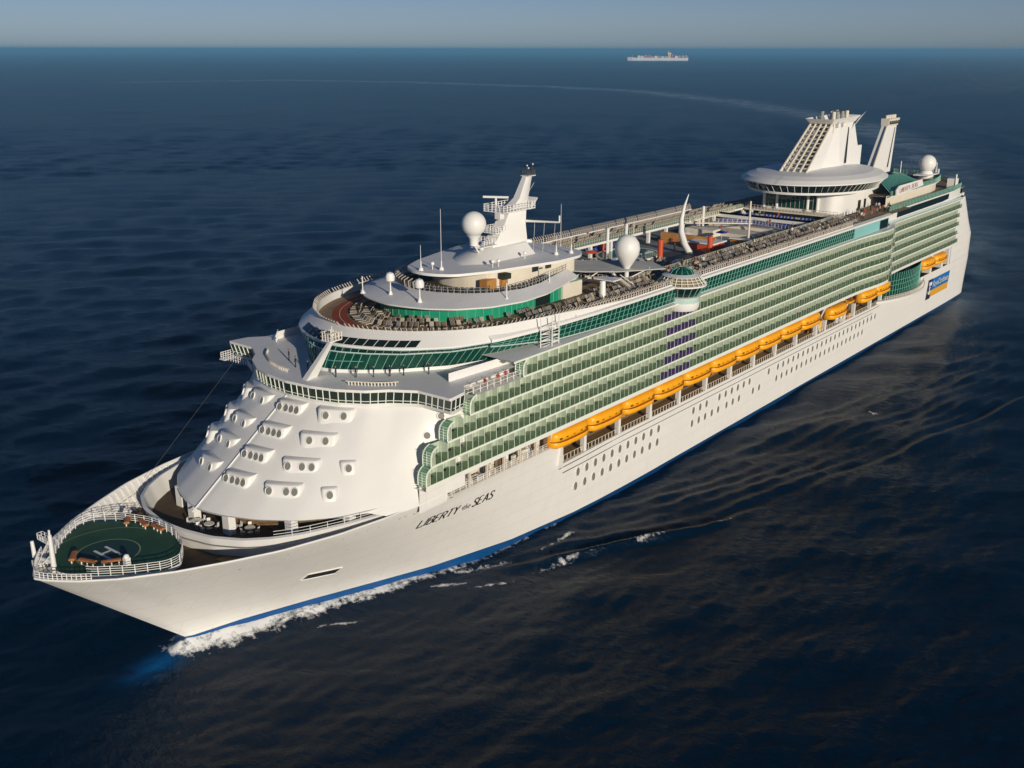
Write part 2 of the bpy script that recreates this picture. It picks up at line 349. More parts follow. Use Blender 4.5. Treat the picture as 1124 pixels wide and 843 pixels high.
# lettering: strokes laid on the plating
GL = {'L': (.62, [((0, 1), (0, 0)), ((0, 0), (.58, 0)), ((.58, 0), (.58, .16))]), 'I': (.26, [((.1, 1), (.1, 0))]),
 'B': (.66, [((0, 1), (0, 0)), ((0, 1), (.36, 1), (.5, .9), (.5, .64), (.36, .53), (0, .53)), ((.36, .53), (.56, .44), (.56, .12), (.4, 0), (0, 0))]),
 'E': (.62, [((0, 1), (0, 0)), ((0, 1), (.52, 1)), ((0, .52), (.42, .52)), ((0, 0), (.56, 0))]),
 'R': (.68, [((0, 1), (0, 0)), ((0, 1), (.38, 1), (.54, .88), (.54, .62), (.38, .5), (0, .5)), ((.28, .5), (.62, 0))]),
 'T': (.66, [((.3, 1), (.3, 0)), ((0, 1), (.6, 1))]), 'Y': (.68, [((0, 1), (.3, .48)), ((.6, 1), (.3, .48)), ((.3, .48), (.3, 0))]),
 'S': (.60, [((.5, .84), (.38, 1), (.14, 1), (.02, .86), (.04, .68), (.2, .55), (.38, .45), (.52, .3), (.5, .12), (.36, 0), (.12, 0), (0, .16))]),
 'A': (.74, [((0, 0), (.34, 1)), ((.34, 1), (.66, 0)), ((.13, .36), (.54, .36))]),
 't': (.26, [((.1, .7), (.1, .05), (.22, 0)), ((0, .5), (.24, .5))]), 'h': (.42, [((0, .9), (0, 0)), ((0, .4), (.2, .5), (.32, .4), (.32, 0))]),
 'e': (.4, [((0, .26), (.32, .26), (.3, .44), (.16, .5), (.02, .38), (.02, .12), (.14, 0), (.32, .08))]),
 'o': (.42, [((.16, .5), (.02, .38), (.02, .12), (.16, 0), (.3, .12), (.3, .38), (.16, .5))]), 'f': (.26, [((.24, .86), (.1, .8), (.08, 0)), ((0, .5), (.2, .5))]), ' ': (.4, [])}
def write(mb, text, place, u0, size, m, shear=.22, thick=.13, width=1.0):
    u = u0
    for ch in text:
        wd, st = GL[ch]
        for s_ in st:
            for a, b in zip(s_, s_[1:]):
                dx, dz = b[0] - a[0], b[1] - a[1]; L = math.hypot(dx, dz) or 1
                t = thick * (0.5 + 0.5 * abs(dz) / L); nx, nz = -dz / L * t / 2, dx / L * t / 2
                q = [(a[0] + nx, a[1] + nz), (b[0] + nx, b[1] + nz), (b[0] - nx, b[1] - nz), (a[0] - nx, a[1] - nz)]
                mb.add([place(u + size * width * (p[0] + shear * p[1]), size * p[1]) for p in q], [(0, 1, 2, 3)], m)
        u += size * width * (wd + .14)
    return u
mb = MB()
def on_bow(u, v): x = 48.6 + u; z = 13.75 - 0.012 * u + v; return onhull(x, z, .06)
u = write(mb, 'LIBERTY', on_bow, 0, 1.45, 'letter', thick=.2, width=1.12)
def on_bow2(u, v): return on_bow(u, v + .12)
u2_ = write(mb, 'of', lambda a, b: on_bow(a, b + .55), u + .55, .55, 'letter_grey', thick=.16)
u2_ = write(mb, 'the', on_bow2, u + .75, 1.25, 'letter_grey', thick=.14)
write(mb, 'SEAS', on_bow, u + 3.0, 1.45, 'letter', thick=.2, width=1.12)
mb.build('lettering', hull)

# banner on the quarter
mb = MB()
def onq(x, z, off=.06): return (x, -Bx(x, z) - off, z)
def panel(x0, x1, z0, z1, m, off): mb.add([onq(x0, z0, off), onq(x1, z0, off), onq(x1, z1, off), onq(x0, z1, off)], [(0, 1, 2, 3)], m)
panel(286.2, 303.8, 9.2, 13.0, 'banner_blue', .06); panel(286.2, 303.8, 7.0, 9.18, 'banner_orange', .06); panel(282.0, 286.18, 6.6, 13.1, 'banner_navy', .07)
mb.build('banner', hull)
bn = [o for o in hull.children if o.name.startswith('banner')][0]
tcv = bpy.data.curves.new('banner_text', 'FONT'); tcv.body = 'RoyalCaribbean'; tcv.size = 2.6; tcv.shear = 0.2
to = bpy.data.objects.new('banner_text', tcv); sc.collection.objects.link(to); bpy.context.view_layer.update()
me = bpy.data.meshes.new_from_object(to.evaluated_get(bpy.context.evaluated_depsgraph_get())); bpy.data.objects.remove(to)
ws = [v.co.x for v in me.vertices]; k_ = 15.6 / (max(ws) - min(ws))
mb = MB(); mb.add([onq(287.0 + v.co.x * k_, 10.2 + v.co.y * 1.05, .1) for v in me.vertices], [list(p.vertices) for p in me.polygons], 'paint_white')
for cx, cz, s_ in ((284.3, 9.9, 1.0),):                # the white crown and anchor of the crest
    def st(a, b, r): mb.tube(onq(cx + a[0], cz + a[1], .1), onq(cx + b[0], cz + b[1], .1), r, 'paint_white', 5)
    st((0, .9), (0, -1.7), .16); st((-.6, .45), (.6, .45), .14)
    pr = None
    for i in range(9):
        a = math.pi + math.pi * i / 8; q = (1.15 * math.cos(a), -.6 + 1.1 * math.sin(a))
        if pr: st(pr, q, .17)
        pr = q
    for i in range(4): st((-.9 + .6 * i, 1.3), (-.9 + .6 * i + (.1 if i > 1 else -.1), 2.3), .17)
    st((-1, 1.3), (1, 1.3), .2)
mb.build('banner_lettering', hull)

mb = MB(); mb.tube((27, 16.9, 19.6), (49, 21.5, 33.2), .035, 'dark_grey', 4); mb.build('stay_wire', ship)
# ------------------------------------------------------------------ bow decks
mb = MB()
hd = [(3.6, 0)] + [(x, max(Bx(x, 16.5) - .15, .1)) for x in (4.5, 6, 8, 10, 13, 16, 20, 25, 30, 36, 42)]
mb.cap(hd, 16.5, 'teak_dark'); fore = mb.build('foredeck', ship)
mb = MB()
for x0, x1, y0, y1 in ((20.5, 25, -13.5, -8.6), (21, 25.5, 9, 14)):
    mb = MB()
    for t in range(5): mb.span(x0 + t, x0 + t + .92, y0, y1, 16.52, 16.55, 'teak')
    mb.build('deck_planking', fore)
mb = MB()                                              # frames inside the bulwark, both sides
for sg in (-1, 1):
    for x in np.arange(4, 40, 1.25):
        b0, b1 = Bx(x, 16.6), Bx(x, 19.2)
        mb.add([(x, sg * (b0 - .05), 16.5), (x, sg * (b0 - 1.0), 16.5), (x, sg * (b1 - .45), 19.1), (x, sg * (b1 - .05), 19.2),
                (x + .14, sg * (b0 - .05), 16.5), (x + .14, sg * (b0 - 1.0), 16.5), (x + .14, sg * (b1 - .45), 19.1), (x + .14, sg * (b1 - .05), 19.2)],
               [(0, 1, 2, 3), (4, 7, 6, 5), (1, 5, 6, 2), (2, 6, 7, 3)], 'white')
    mb.path([(x, sg * (Bx(x, 17.9) - .25), 17.9) for x in np.linspace(4, 40, 24)], .09, 'white', 5)
mb.build('bulwark_frames', ship)

heli_h = [(2.9, 0), (3.4, 1.6), (5.2, 4.7), (8.4, 8.0), (11.8, 10.4), (14.0, 10.3), (16.6, 7.2), (18.2, 3.2), (18.5, 0)]
mb = MB(); mb.slab(heli_h, 18.6, 19.1, 'white', 'heli_green'); heli = mb.build('helideck', ship)
mb = MB()
def annulus(mb, c, r0, r1, z, m, a0=0, a1=360, n=64, sx=1, sy=1):
    vs = []
    for i in range(n + 1):
        t = R(a0 + (a1 - a0) * i / n); vs += [(c[0] + sx * r0 * math.cos(t), c[1] + sy * r0 * math.sin(t), z), (c[0] + sx * r1 * math.cos(t), c[1] + sy * r1 * math.sin(t), z)]
    mb.add(vs, [(2 * i, 2 * i + 1, 2 * i + 3, 2 * i + 2) for i in range(n)], m)
hc = (9.9, -.2)
annulus(mb, hc, 0.02, 3.9, 19.106, 'heli_dark'); annulus(mb, hc, 3.9, 4.1, 19.112, 'heli_line'); annulus(mb, hc, 7.6, 7.75, 19.112, 'heli_line', 20, 175)
for x in (9.05, 10.65): mb.span(x - .2, x + .2, hc[1] - 1.9, hc[1] + 1.9, 19.116, 19.12, 'paint_white')
mb.span(9.25, 10.45, hc[1] + .1, hc[1] + .5, 19.116, 19.12, 'paint_white')
mb.build('helipad_marking', heli)
mb = MB()
hp = rs(heli_h, 40)
rail(mb, [(x, -y, 19.1) for x, y in hp[6:]], 1.25, 1.5, 'white', .05, 4); rail(mb, [(x, y, 19.1) for x, y in hp[6:]], 1.25, 1.5, 'white', .05, 4)
mb.build('helideck_railing', heli)
mb = MB(); rail(mb, [onhull(x, 19.25, -.1) for x in np.linspace(.1, 4.2, 7)], 1.0, .6, 'white', .05, 3)
rail(mb, [(x, Bx(x, 19.2), 19.3) for x in np.linspace(.1, 4.2, 7)], 1.0, .6, 'white', .05, 3); mb.build('bow_railing', ship)
# low benches round the pad
def bench(x, y, rz, lab):
    t = thing('deck_bench', lab, 'bench', (x - 1.1, y - .9, 19.12), 'orange benches on the helipad'); t.rotation_euler = (0, 0, rz)
    b = MB(); b.loft([[(sx, .42 * math.cos(a), .62 + .2 * math.sin(a)) for a in np.linspace(0, 2 * math.pi, 10)[:-1]] for sx in (-1.2, 0, 1.2)], 'bench_orange', True, True, True)
    b.build('seat', t)
    for sx in (-.9, 0, .9):
        b = MB(); b.tube((sx, .1, 0), (sx, .1, .45), .09, 'white', 6); b.build('leg', t)
for i, (x, y, rz, lab) in enumerate([(7.0, 2.2, .9, 'orange bench on the helipad, nearest the bow mast'), (7.4, -.5, 1.9, 'orange bench on the helipad beside the dark circle, second from the mast'),
        (9.3, -2.9, 2.6, 'orange bench by the port rail, left of the white locker'), (17.7, 6.6, .9, 'long orange bench at the aft corner of the helipad'),
        (18.5, 4.0, 1.35, 'orange bench at the aft edge of the helipad, middle of three'), (18.9, 1.2, 1.5, 'orange bench at the aft edge nearest the port steps')]): bench(x, y, rz, lab)
mb = MB(); mb.box((0, 0, .55), (.7, .7, 1.1), 'white'); mb.ball((0, 0, 1.2), .38, 'white', 10, 6)
tag(mb.build('deck_locker', loc=(9.4, -5.4, 19.12)), 'white rounded locker by the port rail of the green helipad', 'locker')

# bow mast
mb = MB(); mb.tube((3.3, 1.5, 17.8), (3.3, 1.5, 23.6), .38, 'white', 10, .26); mb.tube((3.3, 1.5, 23.6), (3.3, 1.5, 24.3), .14, 'white', 6)
mb.span(2.9, 3.7, 1.6, 4.0, 22.4, 22.55, 'white'); rail(mb, [(2.9, 1.8, 22.55), (2.9, 4, 22.55), (3.7, 4, 22.55), (3.7, 1.8, 22.55)], .7, .7, 'white', .04, 2)
mb.tube((3.3, 1.6, 19.8), (3.0, 5.6, 19.4), .3, 'white', 8, .2); mb.tube((3.0, 5.6, 19.4), (3.0, 5.8, 21.6), .3, 'white', 8, .22)
mb.span(2.4, 3.6, 3.6, 5.4, 18.2, 19.2, 'white'); mb.tube((3.3, 1.5, 21), (2.6, 3.9, 18.6), .08, 'white', 5); mb.tube((3.3, 1.5, 23.4), (2.2, 3.6, 19), .05, 'white', 4)
mb.span(2.6, 4.0, .7, 2.2, 17.8, 19.0, 'white')
mb.build('bow_mast', ship, True)

# breakwater and the crew deck behind it
bw = [(19.2, 0), (19.4, 3), (20.4, 7.8), (22.6, 11.9), (25.4, 14.6), (29, 16.8), (35, 19.1), (42, 21.0)]
mb = MB()
top = offs(bw, -.0); bot = offs(bw, -1.1)
mb.band(bot, 16.5, top, 19.5, 'white', 80, False); mb.band(top, 19.5, offs(bw, -.5), 19.6, 'white', 80, False); mb.band(offs(bw, -.5), 19.6, offs(bw, -1.4), 16.95, 'white', 80, False)
brk = mb.build('breakwater', ship, True)
mb = MB(); b2 = rs(offs(bw, .05), 40); mb.path([(x, -y, 18.4) for x, y in b2[:34]], .06, 'grey', 5)
rail(mb, [(x, -y, 19.55) for x, y in rs(offs(bw, -.25), 30)[14:28]], .9, 2.5, 'white', .04, 2)
mb.build('handrail', brk)
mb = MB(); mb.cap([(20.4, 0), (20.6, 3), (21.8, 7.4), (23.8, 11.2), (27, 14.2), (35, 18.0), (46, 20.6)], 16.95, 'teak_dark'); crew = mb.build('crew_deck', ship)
mb = MB(); mb.lathe((36.8, -13.6, 16.97), [(1.9, 0), (1.9, .5), (1.5, .5), (1.5, .3)], 'grey', 20, cap=False); annulus(mb, (36.8, -13.6), .02, 1.5, 17.3, 'glass_dark')
mb.build('splash_pool', ship)
for i, (x, y) in enumerate([(25.0, 1.8), (25.4, -.6), (27.0, -3.9), (28.2, -6.2)]):
    t = thing('deck_table', ['white table on the shaded crew deck nearest the starboard side', 'white table on the crew deck, second of the four', 'white table on the crew deck, third of the four', 'white table on the crew deck nearest the dark pool'][i], 'table', (x, y, 16.97), 'white tables on the crew deck')
    b = MB(); b.lathe((0, 0, .72), [(.75, 0), (.75, .06)], 'white', 14); b.build('tabletop', t)
    b = MB(); b.tube((0, 0, 0), (0, 0, .72), .08, 'white', 6); b.lathe((0, 0, 0), [(.4, 0), (.4, .05)], 'white', 10); b.build('pedestal', t)
    for k in range(3):
        a = k * 2.1 + i; b = MB(); cx, cy = x + 1.15 * math.cos(a), y + 1.15 * math.sin(a)
        b.box((0, 0, .44), (.5, .5, .06), 'white', a); b.box((.24 * math.cos(a), .24 * math.sin(a), .75), (.06, .5, .6), 'white', a)
        for q in (-1, 1):
            for q2 in (-1, 1): b.tube((q * .2, q2 * .2, 0), (q * .2, q2 * .2, .44), .03, 'white', 4)
        tag(b.build('deck_chair', loc=(cx, cy, 16.97)), 'small white chair pulled up to a table on the crew deck', 'chair', 'white chairs on the crew deck')

# ------------------------------------------------------------------ forward superstructure
FB = [(23.8, 0), (24.5, 4), (26.5, 9), (30, 14), (35, 18.2), (41, 21.4), (46, 22.3), (56, 22.5)]
FT = [(42, 0), (42.5, 5), (43.7, 9), (45.9, 12.8), (48.8, 15.2), (51, 18.8), (53, 21.5), (56, 22.4)]
mb = MB(); n = 70; A = rs(FB, n); B = rs(FT, n)
rings = []
for k in range(13):
    t = k / 12; rg = []
    for sg in (-1, 1):
        seq = range(n) if sg < 0 else range(n - 1, -1, -1)
        for i in seq:
            zb = 20.1 if A[i][0] < 38 else (20.1 - (A[i][0] - 38) / 3 * .85 if A[i][0] < 41 else 19.25)
            z = zb + (32.4 - zb) * t; p = A[i] * (1 - (z - 19.6) / 12.8) + B[i] * ((z - 19.6) / 12.8)
            rg.append((p[0], sg * max(p[1], 0), z))
    rings.append(rg)
mb.loft(rings, 'white', False)
fs_ = mb.build('front_superstructure', ship, True)
mb = MB(); mb.path([(23.8 + 18.2 * t, .9, 19.6 + 12.8 * t + .02) for t in (0, .5, 1)], .12, 'roof_white', 6); mb.build('centre_seam', fs_)
mb = MB()                                              # inner wall and stub columns under its lower edge
A2 = [(28.5, 0), (29.2, 4), (31.5, 9), (35, 13.2), (40, 17), (46, 20)]
mb.band(A2, 16.97, A2, 20.3, 'recess_wood', 40, False)
mb.cap([(24.2, 0), (24.9, 3.9), (27, 9), (30.4, 13.8), (35.2, 17.9), (41, 21.1), (46, 22)], 20.05, 'white', 40)
for x, y in ((27.3, 9.3), (25.4, 3.6), (25.6, -4.2), (29.8, -12.6), (36, -17.7)): mb.span(x, x + 1.2, y - .7, y + .7, 16.97, 20.1, 'white')
mb.build('undercroft_wall', ship)

def front_n(i, sg):
    d = A[min(i + 1, n - 1)] - A[max(i - 1, 0)]
    if i == 0: d = np.array([0, 1.0])
    return math.atan2(-d[0] * sg, -d[1]) if False else math.atan2(sg * d[0], -d[1])
def pod(px, py, pz, wd, ang, ports):
    """a rounded bay window standing out of the sloping front; ang: heading of its face"""
    o = bpy.data.objects.new('window_bay', None)
    b = MB(); rg = []; N = 28
    for zz, k in ((-1.45, .84), (-1.25, .95), (-.75, 1.0), (.85, 1.0), (.98, .96), (1.05, .88)):
        r_ = []
        for i in range(N):
            t = 2 * math.pi * i / N; c, s_ = math.cos(t), math.sin(t)
            e = 2 / 4.5; X = 1.5 * abs(c) ** e * (1 if c > 0 else -1); Y = wd / 2 * abs(s_) ** e * (1 if s_ > 0 else -1)
            r_.append((X * k - .85 - .42 * (zz + .8) - max(0, -.75 - zz) * 1.1, Y * k if wd < 3 else Y + (wd / 2 * (k - 1) * .3) * (1 if Y > 0 else -1), zz * 1.1))
        rg.append(r_)
    b.loft(rg, 'white', True, True, True)
    ob = b.build('window_bay', ship, True, loc=(px, py, pz)); ob.rotation_euler = (0, 0, ang)
    for y in ports:
        w_ = MB(); N2 = 16; o1 = [(.79 - .42 * (.36 + .8 + .5 * math.sin(2 * math.pi * i / N2)), y + .45 * math.cos(2 * math.pi * i / N2), .36 + .5 * math.sin(2 * math.pi * i / N2)) for i in range(N2)]
        w_.add(o1, [tuple(range(N2))], 'porthole_glass'); w_.loft([o1, [(p[0] + .05, y + (p[1] - y) * 1.18, .36 + (p[2] - .36) * 1.16) for p in o1], [(p[0] - .2, y + (p[1] - y) * 1.18, .36 + (p[2] - .36) * 1.16) for p in o1]], 'white')
        w_.build('porthole', ob)
    return ob
PI = math.pi
for x, y, z in ((40.35, -1.78, 31.1), (36.7, -1.97, 28.49), (33.06, -2.16, 25.89), (29.42, -2.34, 23.29)): pod(x - .1, y, z, 5.0, PI + .12, (-1.75, -.5, .55, 1.6))
for x, y, z in ((41.2, 6.2, 30.9), (37.5, 6.2, 28.2), (34.3, 6.0, 25.9), (30.63, 5.8, 23.4)): pod(x - .25, y, z, 5.4, PI - .22, (-1.5, 1.5))
for x, y, z, p in ((42.3, -9.6, 31.1, (-1.4, 1.3)), (38.72, -9.6, 28.28, (-1.2, 1.2)), (35.11, -9.75, 25.46, (-1.8, .3, 1.7)), (31.6, -9.8, 22.85, (-1.9, .6, 1.8))): pod(x - .1, y, z, 5.6, PI + .55, p)
for x, y, z, p in ((39.17, -15.2, 25.24, (0,)), (35.4, -15.2, 22.42, (0,))): pod(x, y, z, 2.4, PI + .85, p)
for x, y, z in ((43.0, 12.2, 30.5), (39.5, 12.4, 27.9), (36.0, 12.6, 25.3)): pod(x, y, z, 4.6, PI - .7, (-1, 1))
for p in ((52.3, -21.2, 31.1), (50.1, -20.35, 28.5)):
    mb = MB(); d_ = Vector((-.62, -.72, .3)).normalized(); P_ = Vector(p); mb.tube(P_ - d_ * .5, P_ + d_ * .12, .62, 'white', 16); mb.tube(P_ - d_ * .3, P_ + d_ * .15, .5, 'porthole_glass', 16); mb.build('porthole', fs_)

# ------------------------------------------------------------------ bridge
BR = [(41.5, 0), (42, 5), (43.2, 9), (45.4, 12.8), (48.0, 15.2), (50.2, 18.8), (50.3, 25.0), (53.8, 24.5), (56, 22.6)]
BRb = [(42.0, 0), (42.5, 5), (43.7, 9), (45.9, 12.8), (48.6, 15.4), (50.9, 18.9), (51.0, 24.5), (53.5, 24.1), (56, 22.4)]
def poly_strip(half):                                  # exact corners for the bridge outline
    return half
def rsx(half, n): h = np.array(half, float); d = np.r_[0, np.cumsum(np.hypot(*np.diff(h, axis=0).T))]; t = np.linspace(0, d[-1], n); return np.c_[np.interp(t, d, h[:, 0]), np.interp(t, d, h[:, 1])]
mb = MB(); n = 120; a_ = rsx(BR, n); b_ = rsx(BRb, n)
def bring(a, z): return [(x, -y, z) for x, y in a] + [(x, y, z) for x, y in a[::-1]]
mb.loft([bring(b_, 32.3), bring(b_ * .4 + a_ * .6, 32.95)], 'white', False)
mb.loft([bring(b_ * .4 + a_ * .6, 32.95), bring(a_, 34.65)], 'window_grey', False)
mb.loft([bring(a_, 34.65), bring(a_ + np.array([-.15, 0]), 34.7), bring(a_ + np.array([-.15, 0]), 35.1)], 'white', False)
for sg in (-1, 1):                                     # floor of the wings
    pr = [(x, sg * y, 32.3) for x, y in b_ if y > 15]; mb.add(pr + [(58, sg * 15, 32.3)], [tuple(range(len(pr) + 1))], 'white')
bridge = mb.build('bridge', ship)
mb = MB()
vs = []
for x, y in a_: vs += [(x - .15, -y, 35.1), (x - .15, y, 35.1)]
mb.add(vs, [(2 * i, 2 * i + 2, 2 * i + 3, 2 * i + 1) for i in range(n - 1)], 'roof_white')
mb.quad((55.7, -22.6, 35.092), (55.7, 22.6, 35.092), (72, 22.3, 35.092), (72, -22.3, 35.092), 'roof_white')
mb.build('bridge_roof', bridge)
mb = MB(); L = np.r_[0, np.cumsum(np.hypot(*np.diff(a_, axis=0).T))]
c_ = b_ * .4 + a_ * .6
for d in np.arange(.6, L[-1], 1.22):
    i = int(np.searchsorted(L, d))
    for sg in (-1, 1): mb.tube((c_[i][0] - .08, sg * (c_[i][1] + .05), 32.95), (a_[i][0] - .08, sg * (a_[i][1] + .05), 34.68), .085, 'frame_pale', 4)
for sg in (-1, 1): mb.path([(x - .1, sg * (y + .05), 33.35) for x, y in (c_ * .8 + a_ * .2)[::4]], .06, 'frame_pale', 4)
mb.build('window_frames', bridge)
mb = MB()                                              # starboard wing gallery and the rails on the roof
rail(mb, [(48.9, 25.9, 32.1), (52.4, 25.9, 32.1)], 1.1, .5, 'white', .05, 3); mb.span(48.6, 53, 24.6, 26, 32, 32.12, 'white')
rail(mb, [(47.4, 15.6, 31.9), (49.4, 19.5, 31.9), (48.9, 25.9, 32.1)], 1.1, .6, 'white', .05, 3)
rail(mb, [(54, 17.5, 35.1), (57, 20.5, 35.1)], 1.3, 1.2, 'white', .09, 2)
rail(mb, [(x + 2.6, -y, 35.1) for x, y in a_[30:62:4]], .5, .5, 'cream', .09, 1)
rail(mb, [(x + 2.6, y, 35.1) for x, y in a_[10:62:4]], .5, .5, 'cream', .09, 1)
mb.build('bridge_railing', bridge)
mb = MB()                                              # raked signal post on the bridge roof
mb.loft([[(43.1, -2.6, 35.1), (45.6, -2.2, 35.1), (45.8, -1.2, 35.1), (43.3, -1.4, 35.1)], [(47.6, -3.4, 40.4), (48.5, -3.2, 40.4), (48.6, -2.6, 40.4), (47.7, -2.8, 40.4)]], 'white', True, True, True)
mb.span(46.9, 49.3, -4, -2, 40.4, 40.55, 'white'); rail(mb, [(46.9, -4, 40.5), (49.3, -4, 40.5), (49.3, -2, 40.5), (46.9, -2, 40.5), (46.9, -4, 40.5)], 1.2, .6, 'cream', .07, 2)
for q in ((47.4, -3.7), (48.8, -2.4)): mb.tube((*q, 40.5), (*q, 42.4), .1, 'cream', 5)
mb.build('signal_post', bridge)

# ------------------------------------------------------------------ deck above the bridge: glazed front, sloping roof
G0 = [(48.3, 0), (48.9, 2.5), (51.2, 6.0), (55.0, 10.2), (61.5, 15.0), (68.7, 17.7), (76.6, 19.2), (88, 22.0), (100, 22.9), (205, 22.9)]
G1 = [(49.7, 0), (50.1, 3.0), (51.8, 7.5), (54.4, 11.9), (60, 17.0), (67.4, 19.7), (78, 21.7), (90, 22.9), (100, 23.3), (205, 23.3)]
G2 = [(53.0, 0), (54.2, 5.4), (57.3, 10.9), (62, 15.7), (68, 19.0), (78, 21.4), (90, 22.6), (100, 23.0), (205, 23.0)]
G0f, G1f = G0, G1
G0 = [p for p in G0 if p[0] <= 88]; G1 = [p for p in G1 if p[0] <= 90]
mb = MB()
Gw = offs(G0, .15); mb.band(Gw, 35.0, Gw, 35.6, 'white', 160, False)
mb.band(G0, 35.6, [(a[0] * .35 + b[0] * .65, a[1] * .35 + b[1] * .65) for a, b in zip(rsx(G0, 300), rsx(G1, 300))], 38.2, 'glass_green', 160, False)
GM = [(a[0] * .35 + b[0] * .65, a[1] * .35 + b[1] * .65) for a, b in zip(rsx(G0, 300), rsx(G1, 300))]
mb.band(GM, 38.2, G1, 38.95, 'glass_dark', 160, False)
sol = mb.build('solarium_glazing', ship)
mb = MB(); mb.mull(G0, 35.6, GM, 38.2, 1.3, .06, 'mullion_green', slant=.5, n=400); mb.mull(GM, 38.2, G1, 38.95, 1.3, .05, 'mullion_green', n=400)
for hf, z, r_ in ((GM, 38.2, .11), (G0, 36.9, .05), (G1, 38.95, .1)):
    for sg in (-1, 1): mb.path([(x, sg * (y + .05), z) for x, y in rs(offs(hf, .05), 120)], r_, 'teal_pale' if r_ > .08 else 'mullion_green', 4)
mb.build('window_frames', sol)
G0, G1 = G0f, G1f
mb = MB(); mb.band(offs(G1, .12), 38.98, offs(G1, .12), 39.2, 'white', 160, False); a1, a2 = rs(offs(G1, .12), 160), rs(G2, 160); zt = np.interp(a2[:, 0], [80, 100], [41.15, 40.35])
mb.loft([[(x, -y, 39.2) for x, y in a1] + [(x, y, 39.2) for x, y in a1[::-1]], [(x, -y, z) for (x, y), z in zip(a2, zt)] + [(x, y, z) for (x, y), z in zip(a2[::-1], zt[::-1])]], 'white', False)
a3 = rs(offs(G2, -.25), 160); mb.loft([[(x, -y, z) for (x, y), z in zip(a2, zt)] + [(x, y, z) for (x, y), z in zip(a2[::-1], zt[::-1])], [(x, -y, z) for (x, y), z in zip(a3, zt)] + [(x, y, z) for (x, y), z in zip(a3[::-1], zt[::-1])], [(x, -y, 39.8) for x, y in a3] + [(x, y, 39.8) for x, y in a3[::-1]]], 'white', False)
roof = mb.build('solarium_roof', ship, True)
mb = MB()                                              # dark skylights let into the slope at the bow
s0, s1 = a1, a2
def sky_q(i, t, sg):
    j = int(i); f_ = i - j; p0 = s0[j] * (1 - f_) + s0[j + 1] * f_; p1 = s1[j] * (1 - f_) + s1[j + 1] * f_; p = p0 * (1 - t) + p1 * t
    n_ = s0[j] - s1[j]; n_ = n_ / np.linalg.norm(n_); zt_ = float(zt[j]); return (p[0] + n_[0] * .05, sg * (p[1] + n_[1] * .05), 39.2 + (zt_ - 39.2) * t + .05)
for sg, i0, i1 in ((-1, 1.5, 14), (1, 1.5, 8)):
    k = i0
    while k < i1:
        mb = MB(); mb.loft([[sky_q(k + d_, .06, sg) for d_ in (0, .5, 1, 1.45)], [sky_q(k + d_, .45, sg) for d_ in (0, .5, 1, 1.45)]], 'glass_dark', False); k += 1.6; mb.build('skylight', roof)
mb = MB()                                              # inward leaning wind-screen posts around the sun deck
post_h = offs(G2, -.1); pr_ = rs(post_h, 400); L = np.r_[0, np.cumsum(np.hypot(*np.diff(pr_, axis=0).T))]
for d in np.arange(.5, L[-1], .85):
    i = min(int(np.searchsorted(L, d)), 398); t = pr_[i + 1] - pr_[i]; t /= np.linalg.norm(t); nx, ny = -t[1], t[0]
    for sg in (-1, 1):
        x, y = pr_[i]; mb.tube((x, sg * y, 39.8), (x - nx * -.0, sg * y, 41.1), .10, 'picket', 4)
        mb.tube((x, sg * y, 41.1), (x - .55 * nx * -1, sg * (y + .55 * ny), 41.75), .10, 'picket', 4)
for sg in (-1, 1):
    P = [(x, sg * y, 41.1) for x, y in pr_[::6]]; mb.path(P, .07, 'picket', 4)
    mb.path([(a[0], a[1], a[2] - .45) for a in P], .05, 'picket', 4)
mb.build('sun_deck_railing', ship)

# ------------------------------------------------------------------ sun deck floor, track, upper rings
mb = MB(); mb.cap([(53.2, 0), (54.4, 5.2), (57.5, 10.7), (62.2, 15.5), (68, 18.7), (78, 21.2), (90, 22.4), (112, 22.8)], 39.8, 'sun_teak', 80)
for sg in (-1, 1): mb.quad((112, sg * 14.5, 39.8), (112, sg * 22.8, 39.8), (250, sg * 22.8, 39.8), (250, sg * 14.5, 39.8), 'sun_teak'); mb.quad((112, sg * 14.5, 39.3), (112, sg * 14.5, 39.83), (222, sg * 14.5, 39.83), (222, sg * 14.5, 39.3), 'white')
mb.quad((112, -14.5, 36.6), (112, 14.5, 36.6), (112, 14.5, 39.8), (112, -14.5, 39.8), 'cream')
sun_deck = mb.build('sun_deck', ship)
mb = MB(); t0, t1 = rs(offs(G2, -2.6), 200), rs(offs(G2, -5.2), 200)
for sg, k in ((-1, 12), (1, 130)): mb.loft([[(x, sg * y, 39.815) for x, y in t0[:k]], [(x, sg * y, 39.815) for x, y in t1[:k]]], 'track_red', False)
mb.build('running_track', sun_deck)
mb = MB()
for sg in (-1, 1):
    for d, z in ((-3.8, 39.822),):
        a0, a1 = rs(offs(G2, d), 200), rs(offs(G2, d - .1), 200)
        k = 12 if sg < 0 else 130; mb.loft([[(x, sg * y, z) for x, y in a0[:k]], [(x, sg * y, z) for x, y in a1[:k]]], 'cream', False)
mb.build('track_line', sun_deck)
W2 = ell(79.2, 12.6, 12.6, 100); D2 = [(63.4, 0), (63.9, 3), (65.0, 7), (67.6, 10.9), (72.4, 14.3), (79, 15.9), (86, 15.5), (94.6, 13.2), (101, 11.4)]
D2i = [(70.6, 0), (71.2, 3.6), (73.4, 8), (76.8, 11.2), (82, 13.0), (88, 12.6), (95, 10.6), (101, 8.9)]
mb = MB(); mb.band(W2, 39.8, W2, 42.6, 'wall_green', 80, False); mb.mull(W2, 39.8, W2, 42.6, 1.5, .05, 'mullion_green', n=200); dw = mb.build('green_screen_wall', ship)
mb = MB()
for x0, x1 in ((86.5, 90.5),): mb.span(x0, x1, -12.8, -12.6, 39.9, 42.4, 'glass_dark')
